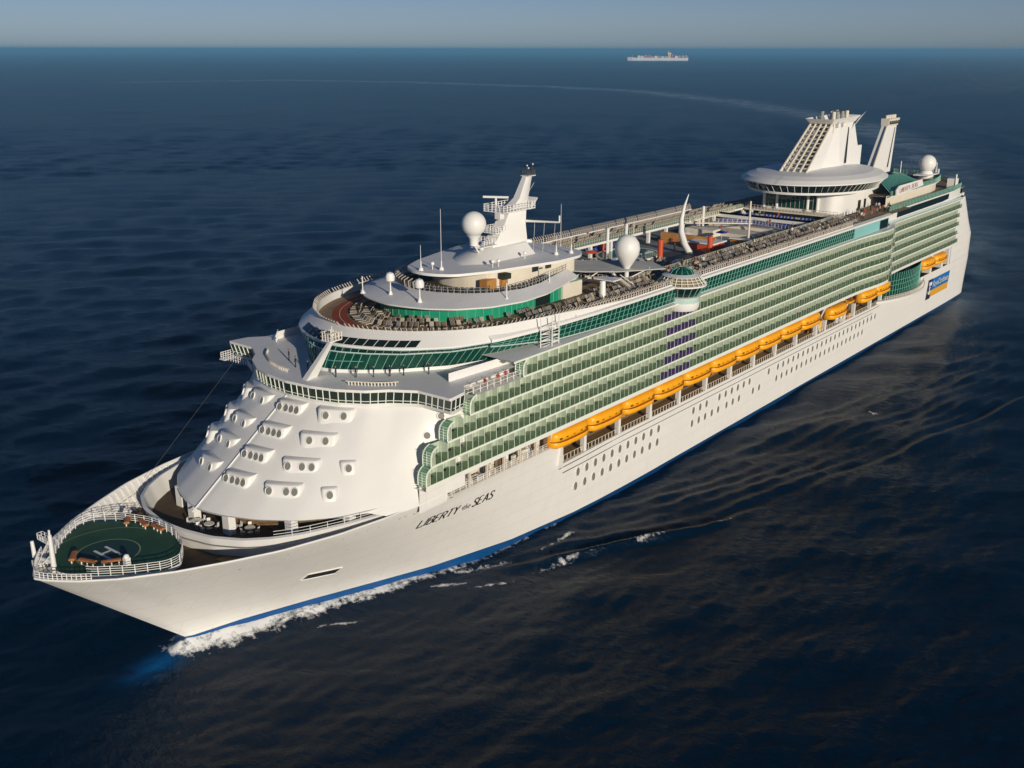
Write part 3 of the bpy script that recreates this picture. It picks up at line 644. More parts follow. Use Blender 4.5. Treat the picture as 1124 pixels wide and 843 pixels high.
mb.build('sliding_door', dw)
mb = MB(); mb.span(94, 100, -13.0, -11.6, 39.8, 42.5, 'cream'); mb.build('stair_house', dw)
mb = MB(); mb.band(D2, 42.5, offs(D2, .05), 42.75, 'white', 90, False); mb.band(offs(D2, .05), 42.75, D2i, 43.85, 'roof_white', 90, False); mb.band(offs(D2i, -.02), 43.85, offs(D2i, -.02), 43.0, 'white', 90, False)
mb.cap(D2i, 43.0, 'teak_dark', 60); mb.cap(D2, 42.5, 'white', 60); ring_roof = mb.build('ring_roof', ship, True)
mb = MB(); q_ = rs(D2i, 60)
for sg in (-1, 1): rail(mb, [(x, sg * y, 43.85) for x, y in q_], .9, 1.1, 'grey', .04, 2)
for x, y in q_[2:40:2]:                                # starboard wind-screen posts
    mb.tube((x, y, 43.8), (x - .1, y + .1, 44.9), .1, 'picket', 4); mb.tube((x - .1, y + .1, 44.9), (x + .4, y - .5, 45.4), .1, 'picket', 4)
mb.build('ring_railing', ring_roof)
for i, (x, y) in enumerate(((67.2, 3.2), (66.4, -4.2))):
    b = MB(); b.tube((x, y, 43.0), (x, y, 45.6), .16, 'white', 8, .1); b.lathe((x, y, 43.1), [(.45, 0), (.2, .7)], 'white', 10); b.lathe((x, y, 45.3), [(.1, 0), (.75, .3), (.8, 1.0), (.55, 1.55), (.05, 1.75)], 'white', 16)
    b.build('satellite_dome', ring_roof, True)
for x, y in ((66.0, 8.6), (77, -13.8), (90.5, -12.6)):
    b = MB(); b.tube((x, y, 43.2), (x, y, 45.8), .1, 'white', 6); b.lathe((x, y, 42.9), [(.5, 0), (.1, .6)], 'white', 8); b.build('lamp_post', ring_roof)
# top roof under the mast
D3 = [(71.3, 0), (71.8, 2.6), (73.6, 5.6), (79.6, 8.3), (87, 10.1), (94, 11.8), (101, 11.9), (105, 9.5), (106.5, 0)]
W3 = [(79, 0), (79.4, 3), (81.4, 7), (88.3, 8.7), (97.5, 9.0), (104, 8.9), (104.2, 0)]
mb = MB(); mb.band(W3, 43.0, W3, 46.3, 'cream', 60); u3 = mb.build('upper_lounge', ship)
mb = MB()
for x0, z0, m in ((90.4, 44.9, 'glass_dark'), (94.2, 44.9, 'window_grey'), (82.6, 44.8, 'window_grey')): mb.span(x0, x0 + 1.5, -9.15, -8.9 if x0 > 88 else -7.4, z0, z0 + .95, m); mb.build('window', u3); mb = MB()
mb.span(92.4, 93.2, -9.1, -8.8, 45.1, 45.3, 'glass_dark'); mb.build('wall_sign', u3); mb = MB(); mb.span(83, 84.6, -8.0, -7.2, 43, 45, 'ochre'); mb.build('deck_locker', u3); mb = MB(); mb.span(79.4, 82, -7.6, -6, 43, 44.9, 'ochre')
mb.build('deck_locker', u3)
mb = MB(); mb.slab(D3, 46.25, 46.7, 'white', 'roof_white'); mb.loft([[(80, -1.2, 46.7), (84, -4.2, 46.7), (97, -4.6, 46.7), (99, 0, 46.7), (97, 4.6, 46.7), (84, 4.2, 46.7)], [(86, -.9, 48.3), (88, -2.3, 48.6), (97, -2.6, 48.6), (98.5, 0, 48.6), (97, 2.6, 48.6), (88, 2.3, 48.6)]], 'white', True, False, True)
mb.build('lounge_roof', u3, True)
mb = MB(); mb.loft([[(99, 0, 46.7), (103, 6, 46.7), (106, 3, 46.7)], [(98.6, .4, 48.4), (103, 6.6, 47.6), (106, 3.2, 47.2)]], 'white', False); mb.build('roof_coaming', u3)
# mast
mast = bpy.data.objects.new('radar_mast', None)
mb = MB()
def sec(x0, x1, y, z): return [(x0, -y, z), (x0 + (x1 - x0) * .25, -y * 1.15, z), (x1 - .3, -y * 1.15, z), (x1, -y * .8, z), (x1, y * .8, z), (x1 - .3, y * 1.15, z), (x0 + (x1 - x0) * .25, y * 1.15, z), (x0, y, z)]
mb.loft([sec(86.2, 99.0, 1.5, 46.8), sec(88.6, 98.8, 1.35, 48.6), sec(91.8, 98.5, 1.2, 51.6), sec(93.8, 98.9, 1.05, 54.4), sec(95.6, 99.4, .85, 55.4), sec(97.2, 100.0, .7, 56.4), sec(99.6, 101.4, .45, 60.2)], 'white', True, False, True)
mast = mb.build('radar_mast', ship, True)
mb = MB()
mb.span(90.6, 99.8, -2.4, 2.4, 54.5, 54.65, 'white'); rail(mb, [(90.6, -2.4, 54.6), (99.8, -2.4, 54.6), (99.8, 2.4, 54.6), (90.6, 2.4, 54.6), (90.6, -2.4, 54.6)], 1.2, .9, 'white', .06, 3)
mb.tube((91.2, 0, 54.6), (91.2, 0, 57.0), .28, 'white', 8, .2); mb.box((91.2, 0, 57.2), (.4, 4.6, .35), 'white', .5)
mb.span(90.4, 91.6, -1.6, -.4, 53.4, 54.5, 'white'); mb.loft([[(99.5, -1.6, 54.6), (101.6, -1.6, 56.2), (101.6, 1.6, 56.2), (99.5, 1.6, 54.6)], [(99.5, -1.6, 54.2), (101.4, -1.6, 55.9), (101.4, 1.6, 55.9), (99.5, 1.6, 54.2)]], 'white', True, True, True)
mb.build('radar_platform', mast)
mb = MB(); mb.span(89.4, 93.6, -1.4, 1.4, 50.9, 51.05, 'white'); rail(mb, [(93, -1.4, 51), (89.4, -1.4, 51), (89.4, 1.4, 51), (93, 1.4, 51)], 1.1, .7, 'white', .05, 3); mb.tube((89.6, 0, 50.9), (92.5, 0, 49.6), .12, 'white', 5); mb.build('lower_platform', mast)
mb = MB(); mb.tube((98, -.5, 52.2), (98.8, -8.6, 52.6), .24, 'white', 7, .16); mb.tube((98.8, -8.6, 52.6), (98.8, -8.6, 53.8), .16, 'white', 6); mb.tube((98, .5, 52.2), (98.8, 8.2, 52.6), .24, 'white', 7, .16)
for y in (-3.2, -5.4, -7.8): mb.tube((98.6, y, 52.4), (98.2 - .1 * y, y * .92, 46.8), .025, 'white', 4)
mb.build('signal_yard', mast)
mb = MB(); mb.span(99.6, 101.8, -.9, .9, 60.1, 60.25, 'white'); rail(mb, [(99.6, -.9, 60.2), (101.8, -.9, 60.2), (101.8, .9, 60.2), (99.6, .9, 60.2), (99.6, -.9, 60.2)], .9, .6, 'dark_grey', .05, 2)
for q in ((101.4, -.5, 62.2), (101.0, .5, 61.9), (100, -.6, 61.6)): mb.tube((q[0], q[1], 60.2), q, .06, 'dark_grey', 5); mb.ball(q, .16, 'white', 8, 6)
for z in np.arange(56.5, 60, .7): mb.box((100.1 + (z - 56.5) * .42, 0, z), (.7, .5, .1), 'dark_grey')
mb.tube((99.8, .4, 55.6), (103.0, .4, 58.6), .08, 'grey', 5)
mb.build('masthead_lights', mast)
mb = MB(); mb.ball((83.9, -1.0, 53.4), 2.15, 'white', 28, 18); mb.lathe((83.9, -1.0, 49.6), [(.75, 0), (.8, 1.2), (1.3, 1.9)], 'white', 16)
mb.tube((83.9, -1, 50), (88.5, 0, 47.6), .3, 'white', 7); rail(mb, [(85, -1.8, 49.2), (89, -1.6, 49.4), (89, 1.6, 49.4), (85, 0, 49.2)], .9, .8, 'white', .05, 3); mb.span(84.6, 89.4, -1.9, .4, 49.0, 49.15, 'white'); mb.tube((84, -1, 49.7), (86.5, -.7, 46.8), .14, 'white', 5)
mb.build('radome', ship, True)
for x, y, z0, z1 in ((75.1, -1.2, 46.7, 57.0), (108.5, -2, 44.9, 54.3), (72.6, 1.2, 46.7, 51.0), (98.5, -8.2, 46.7, 50.2), (101.5, -9.4, 46.7, 49.6)):
    b = MB(); b.tube((x, y, z0), (x, y, z0 + 1.6), .16, 'white', 6, .1); b.tube((x, y, z0 + 1.6), (x, y, z1), .055, 'white', 5, .03); b.lathe((x, y, z0), [(.45, 0), (.3, .5)], 'white', 8); b.build('whip_aerial', ship)
mb = MB()
for x, y in ((74.4, .2), (82.2, -6.6), (83.4, -6.9), (92, -6)): mb.tube((x, y, 46.7), (x, y, 47.5), .08, 'white', 5); mb.ball((x, y, 47.7), .35, 'white', 10, 6)
mb.build('small_aerials', u3)
# ------------------------------------------------------------------ cabin block and balconies
Z0, DZ, PITCHX = 22.4, 2.8, 2.787
def yb(x):
    y = 23.9
    y += 1.2 * math.exp(-((x - 226) / 11.0) ** 2)
    if x > 229: y -= 2.0 * min((x - 229) / 10, 1) ** 1 * (1 if x > 239 else (0.5 - 0.5 * math.cos(PI * (x - 229) / 10)) / max((x - 229) / 10, 1e-6))
    if x > 292: y -= 0.25 * ((x - 292) / 10) ** 2
    return y
XE = 304.0
row_x0 = [45.8, 46.9, 50.5, 55.6, 68.4]
mb = MB()
for sg in (-1, 1):
    for z0, z1, x0 in ((22.4, 25.2, 47), (25.2, 28.0, 48), (28, 30.8, 51.5), (30.8, 33.6, 56), (33.6, 36.4, 69)):
        xs = np.r_[np.arange(x0 if sg < 0 else max(x0, 62), XE, 6), XE]
        mb.loft([[(x, sg * (yb(x) - 1.62), z0) for x in xs], [(x, sg * (yb(x) - 1.62), z1) for x in xs]], 'cabin_wall', False)
    mb.quad((56, sg * 19.5, 33.6), (72, sg * 20.6, 33.6), (72, sg * 20.6, 36.4), (56, sg * 19.5, 36.4), 'white')
    mb.quad((50, sg * 22.5, 22.2), (82, sg * 22.5, 22.2), (82, sg * 17, 22.2), (50, sg * 17, 22.2), 'white')
    mb.quad((82, sg * 17, 13.7), (245, sg * 17, 13.7), (245, sg * 17, 22.4), (82, sg * 17, 22.4), 'recess_wood')
    mb.quad((82, sg * 19.5, 18.4), (82, sg * 22.6, 18.4), (82, sg * 22.6, 22.4), (82, sg * 19.5, 22.4), 'hull_white')
    mb.quad((52, sg * 19.9, 18.4), (82, sg * 19.9, 18.4), (82, sg * 19.9, 22.4), (52, sg * 19.9, 22.4), 'cream')
    mb.quad((52, sg * 19.9, 18.45), (82, sg * 19.9, 18.45), (82, sg * 22.2, 18.45), (52, sg * 22.3, 18.45), 'cream')
    mb.quad((52, sg * 19.9, 18.4), (52, sg * 22.45, 18.4), (52, sg * 22.45, 22.4), (52, sg * 19.9, 22.4), 'hull_white')
    mb.quad((46, sg * 22.45, 22.42), (52, sg * 22.45, 22.42), (52, sg * 22.35, 18), (46, sg * 22.3, 18), 'hull_white')
    mb.quad((52, sg * 22.52, 21.7), (82, sg * 22.52, 21.7), (82, sg * 22.52, 22.4), (52, sg * 22.52, 22.4), 'hull_white')
    mb.quad((82, sg * 17, 13.75), (245, sg * 17, 13.75), (245, sg * 20.3, 13.75), (82, sg * 20.3, 13.75), 'teak')
mb.build('cabin_block', ship)
mb = MB()
for k in range(60):
    x = random.uniform(53, 81.4); y = -random.uniform(20.1, 21.6); h = random.uniform(.3, 1.9)
    mb.box((x, y, 18.45 + h / 2), (random.uniform(.25, 1.4), random.uniform(.2, .6), h), random.choice(['white', 'cream', 'grey', 'rust', 'dark_grey', 'cream', 'white']), random.uniform(-.2, .2))
for x in np.arange(53, 82, 4.2): mb.span(x, x + .25, -22.35, -22.0, 18.4, 22, 'cream')
mb.build('mooring_gear', ship)
mb = MB(); rail(mb, [(x, -22.15, 18.45) for x in np.arange(52.4, 82, 5)], 1.05, 1.4, 'white', .05, 3); mb.build('mooring_rail', ship)
# slabs
slabs = []
for k in range(6):
    x0 = row_x0[k] if k < 5 else 68.4; mb = MB(); z = Z0 + DZ * k
    if k == 5: x0 = 66
    xs = np.r_[np.arange(x0, XE, 4), XE]
    for sg in (-1, 1):
        if sg > 0: xs = np.r_[np.arange(72, XE, 4), XE]
        mb.loft([[(x, sg * (yb(x) - 1.7), z) for x in xs], [(x, sg * (yb(x) + .08), z) for x in xs], [(x, sg * (yb(x) + .08), z + .26) for x in xs], [(x, sg * (yb(x) - 1.7), z + .26) for x in xs]], 'frame_pale' if k < 5 else 'white', False)
        if k == 0: mb.loft([[(x, sg * (yb(x) + .02), z - .5) for x in xs], [(x, sg * (yb(x) + .02), z) for x in xs]], 'hull_white', False); mb.loft([[(x, sg * 17, z - .5) for x in xs], [(x, sg * (yb(x) + .02), z - .5) for x in xs]], 'white', False)
    xs = np.r_[np.arange(x0, XE, 4), XE]
    if k: mb.loft([[(x, -(yb(x) + .1), z - .04) for x in xs], [(x, -(yb(x) + .12), z + .1) for x in xs], [(x, -(yb(x) + .1), z + .26) for x in xs]], 'frame_pale', False)
    slabs.append(mb.build('balcony_deck', ship))
# rounded glass wind-screens at the forward end of each row
for k in range(5):
    mb = MB(); z = Z0 + DZ * k + .26; x = row_x0[k]; H = DZ - .1
    prof = [(0, 0), (0, 1.3), (.25, 2.0), (.75, 2.45), (1.5, H)]
    for a, b in zip(prof, prof[1:]): mb.quad((x + a[0], -22.3, z + a[1]), (x + a[0], -24.0, z + a[1]), (x + b[0], -24.0, z + b[1]), (x + b[0], -22.3, z + b[1]), 'screen_glass')
    mb.path([(x + a[0], -24.02, z + a[1]) for a in prof], .13, 'frame_pale', 5); mb.path([(x + a[0], -22.4, z + a[1]) for a in prof], .10, 'frame_pale', 5)
    for t in (.35, .7, 1.05, 1.4, 1.75): mb.tube((x - .02, -22.35, z + t * 1.2), (x - .02, -24, z + t * 1.2), .05, 'frame_pale', 4)
    mb.tube((x - .02, -23.2, z), (x - .02, -23.2, z + 2.0), .05, 'frame_pale', 4)
    mb.build('windscreen', slabs[k])
def cell(mb, x, yo, z, purple, v, rnd, x1=None, yo1=None):
    """one balcony: partition, cabin doors, glass balustrade with its rail, some furniture"""
    x1 = x + PITCHX if x1 is None else x1; yo1 = yo if yo1 is None else yo1
    zf = z + .26; zt = z + DZ
    dm = 'divider'
    mb.add([(x, -yo + .05, zf), (x, -yo + 1.6, zf), (x, -yo + 1.6, zt), (x, -yo + .05, zt), (x + .05, -yo + .05, zf), (x + .05, -yo + 1.6, zf), (x + .05, -yo + 1.6, zt), (x + .05, -yo + .05, zt)],
           [(0, 1, 2, 3), (4, 7, 6, 5), (0, 3, 7, 4)], dm)
    for t in (.5, 1.03): mb.add([(x - .02, -yo + .04 + t, zf), (x - .02, -yo + .09 + t, zf), (x - .02, -yo + .09 + t, zt), (x - .02, -yo + .04 + t, zt)], [(0, 1, 2, 3)], 'frame_pale')
    mb.add([(x + .3, -yo + 1.58, zf), (x + 1.75, -yo + 1.58, zf), (x + 1.75, -yo + 1.58, zf + 2.1), (x + .3, -yo + 1.58, zf + 2.1)], [(0, 1, 2, 3)], 'cabin_door')
    mb.add([(x, -yo, zf), (x1, -yo1, zf), (x1, -yo1, zf + 1.22), (x, -yo, zf + 1.22)], [(0, 1, 2, 3)], 'purple' if purple else 'balcony_glass')
    mb.add([(x - .055, -yo - .05, zf - .2), (x + .055, -yo - .05, zf - .2), (x + .055, -yo - .05, zt), (x - .055, -yo - .05, zt)], [(0, 1, 2, 3)], 'frame_pale')
    mb.add([(x + 1.36, -yo - .02, zf), (x + 1.42, -yo - .02, zf), (x + 1.42, -yo - .02, zt), (x + 1.36, -yo - .02, zt)], [(0, 1, 2, 3)], 'frame_pale')
    mb.add([(x + .05, -yo + .04, zf + .02), (x1, -yo1 + .04, zf + .02), (x1, -yo1 + 1.58, zf + .02), (x + .05, -yo + 1.58, zf + .02)], [(0, 1, 2, 3)], 'balcony_floor')
    for q in range(v):
        cx = x + rnd.uniform(.5, 2.3); cy = -yo + rnd.uniform(.4, 1.2)
        mb.box((cx, cy, zf + .25), (.6, .6, .5), 'furniture'); mb.box((cx + .25, cy, zf + .6), (.1, .6, .7), 'furniture')
protos = []
rr = random.Random(3)
for v in range(4):
    mb = MB(); cell(mb, 0, 0, 0, 0, (1, 2, 0, 2)[v], rr); protos.append(mb)
mbp = MB(); cell(mbp, 0, 0, 0, 2, 1, rr)
cells = []
for k in range(5):
    x = row_x0[k] + .9
    while x + PITCHX < XE:
        cells.append((x, k)); x += PITCHX
near = sorted(cells, key=lambda c: (Vector((c[0], -23.9, Z0 + DZ * c[1])) - CAM).length)[:100]
base = {}
for x, k in near:
    v = rr.randrange(4)
    loc = (x, -23.9, Z0 + DZ * k)
    if v not in base: base[v] = protos[v].build('balcony', ship, loc=loc)
    else: inst(base[v], ship, loc)
mb = MB(); ns = set(near)
for x, k in cells:
    if (x, k) in ns: continue
    pv = 2 if 110 < x < 121.5 else 0
    x1 = x + PITCHX; cell(mb, x, yb(x), Z0 + DZ * k, pv, rr.choice((0, 1, 1, 2)), rr, x1, yb(x1))
mb.build('balcony', ship, kind='stuff')
# ledge and side glazing between balconies and sun deck
mb = MB(); xs = np.r_[np.arange(66, XE, 5), XE]
for sg in (-1, 1):
    mb.loft([[(x, sg * (yb(x) + .1), 36.66) for x in xs], [(x, sg * (22.95 if x < 230 else 20.6), 36.68) for x in xs]], 'roof_white', False)
    xs2 = [x for x in xs if x > 112]
    mb.loft([[(x, sg * 23.0 if x < 232 else sg * 21.0, 36.7) for x in xs2], [(x, sg * 23.4 if x < 232 else sg * 21.2, 37.15) for x in xs2]], 'teal_pale', False)
mb.quad((66, -23.0, 36.675), (112, -23.0, 36.675), (112, -15, 36.675), (66, -15, 36.675), 'roof_white')
mb.quad((54, -23.95, 33.62), (72, -23.95, 33.62), (72, -19.4, 33.62), (54, -19.4, 33.62), 'white')
mb.build('side_ledge', ship)
mb = MB(); rail(mb, [(55.5, -23.4, 33.65), (62, -23.4, 33.65), (68.4, -23.4, 33.65)], 1.1, 1.6, 'white', .05, 2); mb.build('side_ledge_rail', ship)
mb = MB(); gx = np.r_[np.linspace(66, 100, 30), 130, 165, 205]; gy = np.interp(gx, [p[0] for p in G1], [p[1] for p in G1]) + .12; gz = np.interp(gx, [66, 96], [38.95, 39.55]); gz0 = np.interp(gx, [66, 80, 97], [38.3, 37.0, 36.95])
mb.loft([[(x, -y + .1, z) for x, y, z in zip(gx, gy, gz0)], [(x, -y - .1, z) for x, y, z in zip(gx, gy, gz)]], 'glass_green', False); sg_ = mb.build('side_glazing', ship)
mb = MB(); fy = lambda x: float(np.interp(x, gx, gy)); fz = lambda x: float(np.interp(x, gx, gz)); f0 = lambda x: float(np.interp(x, gx, gz0))
for x in np.arange(68, 204, 1.35): mb.tube((x, -fy(x) + .05, f0(x)), (x + .7, -fy(x + .7) - .13, fz(x + .7)), .055, 'mullion_green', 4, cap=False)
for z in (.3, .65): mb.path([(x, -y - .06, z0 + (z1 - z0) * z) for x, y, z0, z1 in zip(gx, gy, gz0, gz)], .045, 'mullion_green', 4)
mb.path([(x, -y - .02, z0) for x, y, z0 in zip(gx, gy, gz0)], .1, 'teal_pale', 4); mb.build('window_frames', sg_)
mb = MB(); gx2 = np.r_[gx, 232]; gy2 = np.r_[gy, gy[-1]]; gz2 = np.r_[gz, gz[-1]]
mb.loft([[(x, -y + .1, z + .01) for x, y, z in zip(gx2, gy2, gz2)], [(x, -y - .3, z + .03) for x, y, z in zip(gx2, gy2, gz2)], [(x, -y - .3, z + .5) for x, y, z in zip(gx2, gy2, gz2)], [(x, -y + .9, max(z + .62, 40.25)) for x, y, z in zip(gx2, gy2, gz2)]], 'white', False); mb.build('side_coping', ship)
mb = MB(); mb.span(205, 229, -23.62, -22.9, 36.9, 39.55, 'teal'); mb.span(222.6, 228.6, -23.7, -23.6, 37.0, 39.4, 'glass_dark'); mb.build('teal_panel', ship)
mb = MB()                                              # lattice stair on the port side below the sun deck
for q in range(7):
    z = 36.6 + q * .55; mb.tube((75.2, -22.2, z), (79.2, -22.9, z), .06, 'white', 4); mb.tube((75.2 + (q % 2) * 4, -22.2 - (q % 2) * .7, z), (79.2 - (q % 2) * 4, -22.9 + (q % 2) * .7, z + .55), .06, 'white', 4)
for x, y in ((75.2, -22.2), (79.2, -22.9), (77.2, -23)): mb.tube((x, y, 36.4), (x, y, 41.4), .1, 'white', 5)
mb.build('access_ladder', ship)

# ------------------------------------------------------------------ overhanging whirlpool pod
pc = (119.4, -22.6, 0)
mb = MB(); mb.lathe(pc, [(3.3, 35.0), (3.6, 35.6), (3.6, 36.5)], 'white', 32); mb.lathe(pc, [(3.55, 36.5), (3.7, 37.6)], 'teal_pale', 32); mb.lathe(pc, [(3.75, 37.6), (4.0, 37.8), (3.5, 37.82)], 'white', 32)
pod_ = mb.build('whirlpool_bay', ship, True)
mb = MB(); mb.lathe(pc, [(3.4, 37.8), (4.4, 39.7)], 'glass_dark', 32)
for i in range(20):
    t = 2 * PI * i / 20; mb.tube((pc[0] + 3.45 * math.cos(t), pc[1] + 3.45 * math.sin(t), 37.8), (pc[0] + 4.45 * math.cos(t + .06), pc[1] + 4.45 * math.sin(t + .06), 39.7), .08, 'mullion_green', 4)
mb.build('bay_glazing', pod_)
mb = MB(); mb.lathe(pc, [(4.2, 39.7), (4.9, 39.75), (4.9, 40.0), (4.6, 40.05)], 'white', 32)
for i in range(24):
    t = 2 * PI * i / 24; mb.tube((pc[0] + 4.7 * math.cos(t), pc[1] + 4.7 * math.sin(t), 40.0), (pc[0] + 3.5 * math.cos(t), pc[1] + 3.5 * math.sin(t), 41.4), .09, 'frame_pale', 4)
for r_, z in ((4.3, 40.5), (3.9, 40.95)): mb.path([(pc[0] + r_ * math.cos(t), pc[1] + r_ * math.sin(t), z) for t in np.linspace(0, 2 * PI, 33)], .07, 'frame_pale', 4)
mb.lathe(pc, [(4.4, 40.02), (3.3, 41.35)], 'sun_teak', 32)
mb.build('bay_canopy', pod_)
mb = MB(); mb.lathe(pc, [(3.6, 41.35), (3.7, 41.5), (2.4, 41.85)], 'roof_white', 32); mb.lathe(pc, [(2.4, 41.85), (1.9, 42.5), (.9, 42.9), (.05, 43.0)], 'glass_green', 24)
for i in range(12):
    t = 2 * PI * i / 12; mb.path([(pc[0] + r_ * math.cos(t), pc[1] + r_ * math.sin(t), z) for r_, z in ((2.42, 41.87), (1.93, 42.52), (.9, 42.93))], .05, 'mullion_green', 4)
mb.build('bay_dome', pod_)

# ------------------------------------------------------------------ promenade: posts, rails, gear, glass bay
posts_x = [80.4 + 11.0 * i for i in range(1, 11)]
post_px = [91.1, 102.4, 113.6, 124.9, 136.2, 147.3, 158.6, 170.0, 181.6, 193.6]
P0 = None
for x in post_px + [199.5, 212, 219, 231, 239]:
    if P0 is None:
        mb = MB(); mb.span(-.38, .38, -.35, .5, 13.75, 18.2, 'white'); mb.span(-.3, .3, -.3, 3.0, 18.2, 18.7, 'white'); mb.span(-.32, .32, .1, .6, 18.2, 22, 'white')
        P0 = mb.build('davit_post', ship, loc=(x, -20.2, 0))
    else: inst(P0, ship, (x, -20.2, 0))
mb = MB(); rail(mb, [(x, -20.35, 13.75) for x in np.arange(82.5, 244, 9)], 1.0, 1.1, 'cream', .05, 1); mb.build('promenade_rail', ship)
mb = MB()
for k in range(120):
    x = random.uniform(83, 243); m = random.choice(['glass_dark', 'cabin_door', 'recess_wood', 'ochre', 'rust']); mb.span(x, x + random.uniform(.6, 1.8), -17.15, -16.95, 14.4, 16.3, m)
for x in np.arange(82, 245, 1.3): mb.tube((x, -17.2, 17.6), (x + 2.5, -20.3, 17.9), .06, 'rust', 4)
mb.build('promenade_wall', ship)
mb = MB()
for k in range(40):
    x = random.choice([random.uniform(194, 199), random.uniform(209, 218)]); h = random.uniform(.5, 3); mb.box((x, -random.uniform(18, 20), 13.8 + h / 2), (random.uniform(.3, 1.2), .5, h), random.choice(['white', 'cream', 'orange', 'grey']), random.uniform(-.5, .5))
for x in (195.5, 213): mb.tube((x, -19, 14), (x + 1, -21, 20), .2, 'white', 6); mb.tube((x + 1, -21, 20), (x + 4, -21, 21), .2, 'white', 6)
mb.build('rescue_gear', ship)
mb = MB(); n = 26; bay0, bay1 = [], []
xs = np.linspace(239.5, 270, n)
def bulge(x): t = (x - 239.5) / 30.5; return 20.4 + 3.3 * math.sin(PI * min(max(t, 0), 1)) ** .7
mb.loft([[(x, -bulge(x), 15.2) for x in xs], [(x, -bulge(x) - .1, 21.9) for x in xs]], 'glass_green', False)
gb = mb.build('dining_bay', ship, True)
mb = MB()
for i in range(0, n): x = xs[i]; mb.tube((x, -bulge(x) - .08, 15.2), (x, -bulge(x) - .18, 21.9), .06, 'mullion_green', 4)
for z in (16.9, 18.4, 19.6): mb.path([(x, -bulge(x) - .12, z) for x in xs], .06, 'mullion_green', 4)
mb.build('window_frames', gb)
mb = MB(); xs3 = np.linspace(236, 276, 30)
def bulge2(x): t = (x - 236) / 40; return 20.3 + 4.6 * math.sin(PI * min(max(t, 0), 1)) ** .8
mb.loft([[(x, -19.5, 13.5) for x in xs3], [(x, -bulge2(x), 13.9) for x in xs3], [(x, -bulge2(x) - .1, 14.6) for x in xs3], [(x, -bulge2(x) + .5, 14.65) for x in xs3], [(x, -19, 14.4) for x in xs3]], 'white', False)
mb.build('bay_shelf', gb, True)
mb = MB(); rail(mb, [(x, -bulge2(x) + .3, 14.6) for x in xs3[2:-2]], 1.0, .8, 'cream', .06, 2); mb.build('bay_rail', gb)
# quarter: openings for the last two boats, transom, aft hull top
mb = MB()
for sg in (-1, 1):
    mb.quad((270, sg * 20.5, 13.7), (270, sg * 20.5, 22.3), (270, sg * 16.5, 22.3), (270, sg * 16.5, 13.7), 'hull_white')
    mb.quad((270, sg * 17, 13.75), (308, sg * 17, 13.75), (308, sg * 17, 22.2), (270, sg * 17, 22.2), 'recess_wood')
    xq = list(np.arange(270, 322, 4)) + [322, 325, 328, 330, 332, 333, 334]
    mb.loft([[(x, sg * (Bx(x, 13.7) + .02), 13.68) for x in xq], [(x, sg * (Bx(x, 13.7) + .04), 15.5) for x in xq]], 'hull_white', False)
    xq2 = [x for x in xq if x >= 300]
    mb.loft([[(x, sg * Bx(x, 13.7), 15.5) for x in xq2], [(x, sg * Bx(x, 13.7), 22.6) for x in xq2], [(300 + (x - 300) * .86, sg * Bx(x, 13.7) * .985, 27) for x in xq2], [(300 + (x - 300) * .62, sg * Bx(x, 13.7) * .96, 36) for x in xq2]], 'hull_white', False)
    for x0, x1 in ((270, 271.6), (281.4, 283.2), (292.8, 294.6), (299.6, 301.2)): mb.span(x0, x1, sg * 20.45, sg * 18, 15.5, 22.2, 'hull_white')
    mb.span(270, 302, sg * 20.5, sg * 18, 21.4, 22.3, 'hull_white')
mb.quad((320.5, -14, 36), (320.5, 14, 36), (302, 19, 36.1), (302, -19, 36.1), 'roof_white')
mb.build('stern_shell', ship, True)

# lifeboats
def lifeboat(L=10.4, short=False):
    t = thing('lifeboat', 'x', 'lifeboat')
    N = 20
    def sect(x, kw, z0, z1, side):
        r_ = []
        for i in range(N):
            a = 2 * PI * i / N; y = kw * abs(math.cos(a)) ** .75 * (1 if math.cos(a) > 0 else -1)
            z = (z0 + z1) / 2 + (z1 - z0) / 2 * abs(math.sin(a)) ** .8 * (1 if math.sin(a) > 0 else -1); r_.append((x, y, z))
        return r_
    S = [(-.5, .25, .5), (-.47, .62, .86), (-.4, .86, 1), (-.25, .99, 1), (0, 1, 1), (.25, .99, 1), (.4, .86, 1), (.47, .62, .86), (.5, .25, .5)]
    b = MB(); b.loft([sect(s * L, 1.95 * w_, 1.15 - 1.2 * h, 1.5 + .12 * abs(s) * 2, 0) for s, w_, h in S], 'orange', True, True, True); b.build('hull', t, True)
    b = MB(); b.loft([sect(s * L * .985, 1.86 * w_, .95, 1.35 + 1.75 * h, 1) for s, w_, h in S], 'orange', True, True, True)
    b.build('canopy', t, True)
    b = MB(); b.path([(s * L * 1.0, -2.0 * w_ + .02, 1.32 + .08 * abs(s)) for s, w_, h in S], .09, 'orange_dark', 5); b.path([(s * L, 2.0 * w_, 1.32) for s, w_, h in S], .09, 'orange_dark', 5); b.build('fender', t)
    b = MB()
    for s in (-.36, -.2, 0, .2, .36): b.span(s * L - .3, s * L + .3, -1.84, -1.7, 1.75, 2.05, 'orange_dark')
    b.build('window', t)
    b = MB()
    for s in (-.38, .38): b.span(s * L - .25, s * L + .25, -.3, .3, 2.75, 3.25, 'orange_dark'); b.tube((s * L, 0, 3.1), (s * L, 0, 4.1), .06, 'dark_grey', 5)
    b.build('lifting_hook', t)
    return t
ordn = ['first', 'second', 'third', 'fourth', 'fifth', 'sixth', 'seventh', 'eighth', 'ninth', 'tenth']
lb0 = None
edges = [78.0, 88.6, 99.9, 111.1, 122.3, 133.7, 144.8, 156.0, 167.3, 178.6, 189.6]
bl = [((edges[i] + edges[i + 1]) / 2, -21.75, 18.15, f'orange lifeboat over the promenade, {ordn[i]} of the long row from the bow') for i in range(10)]
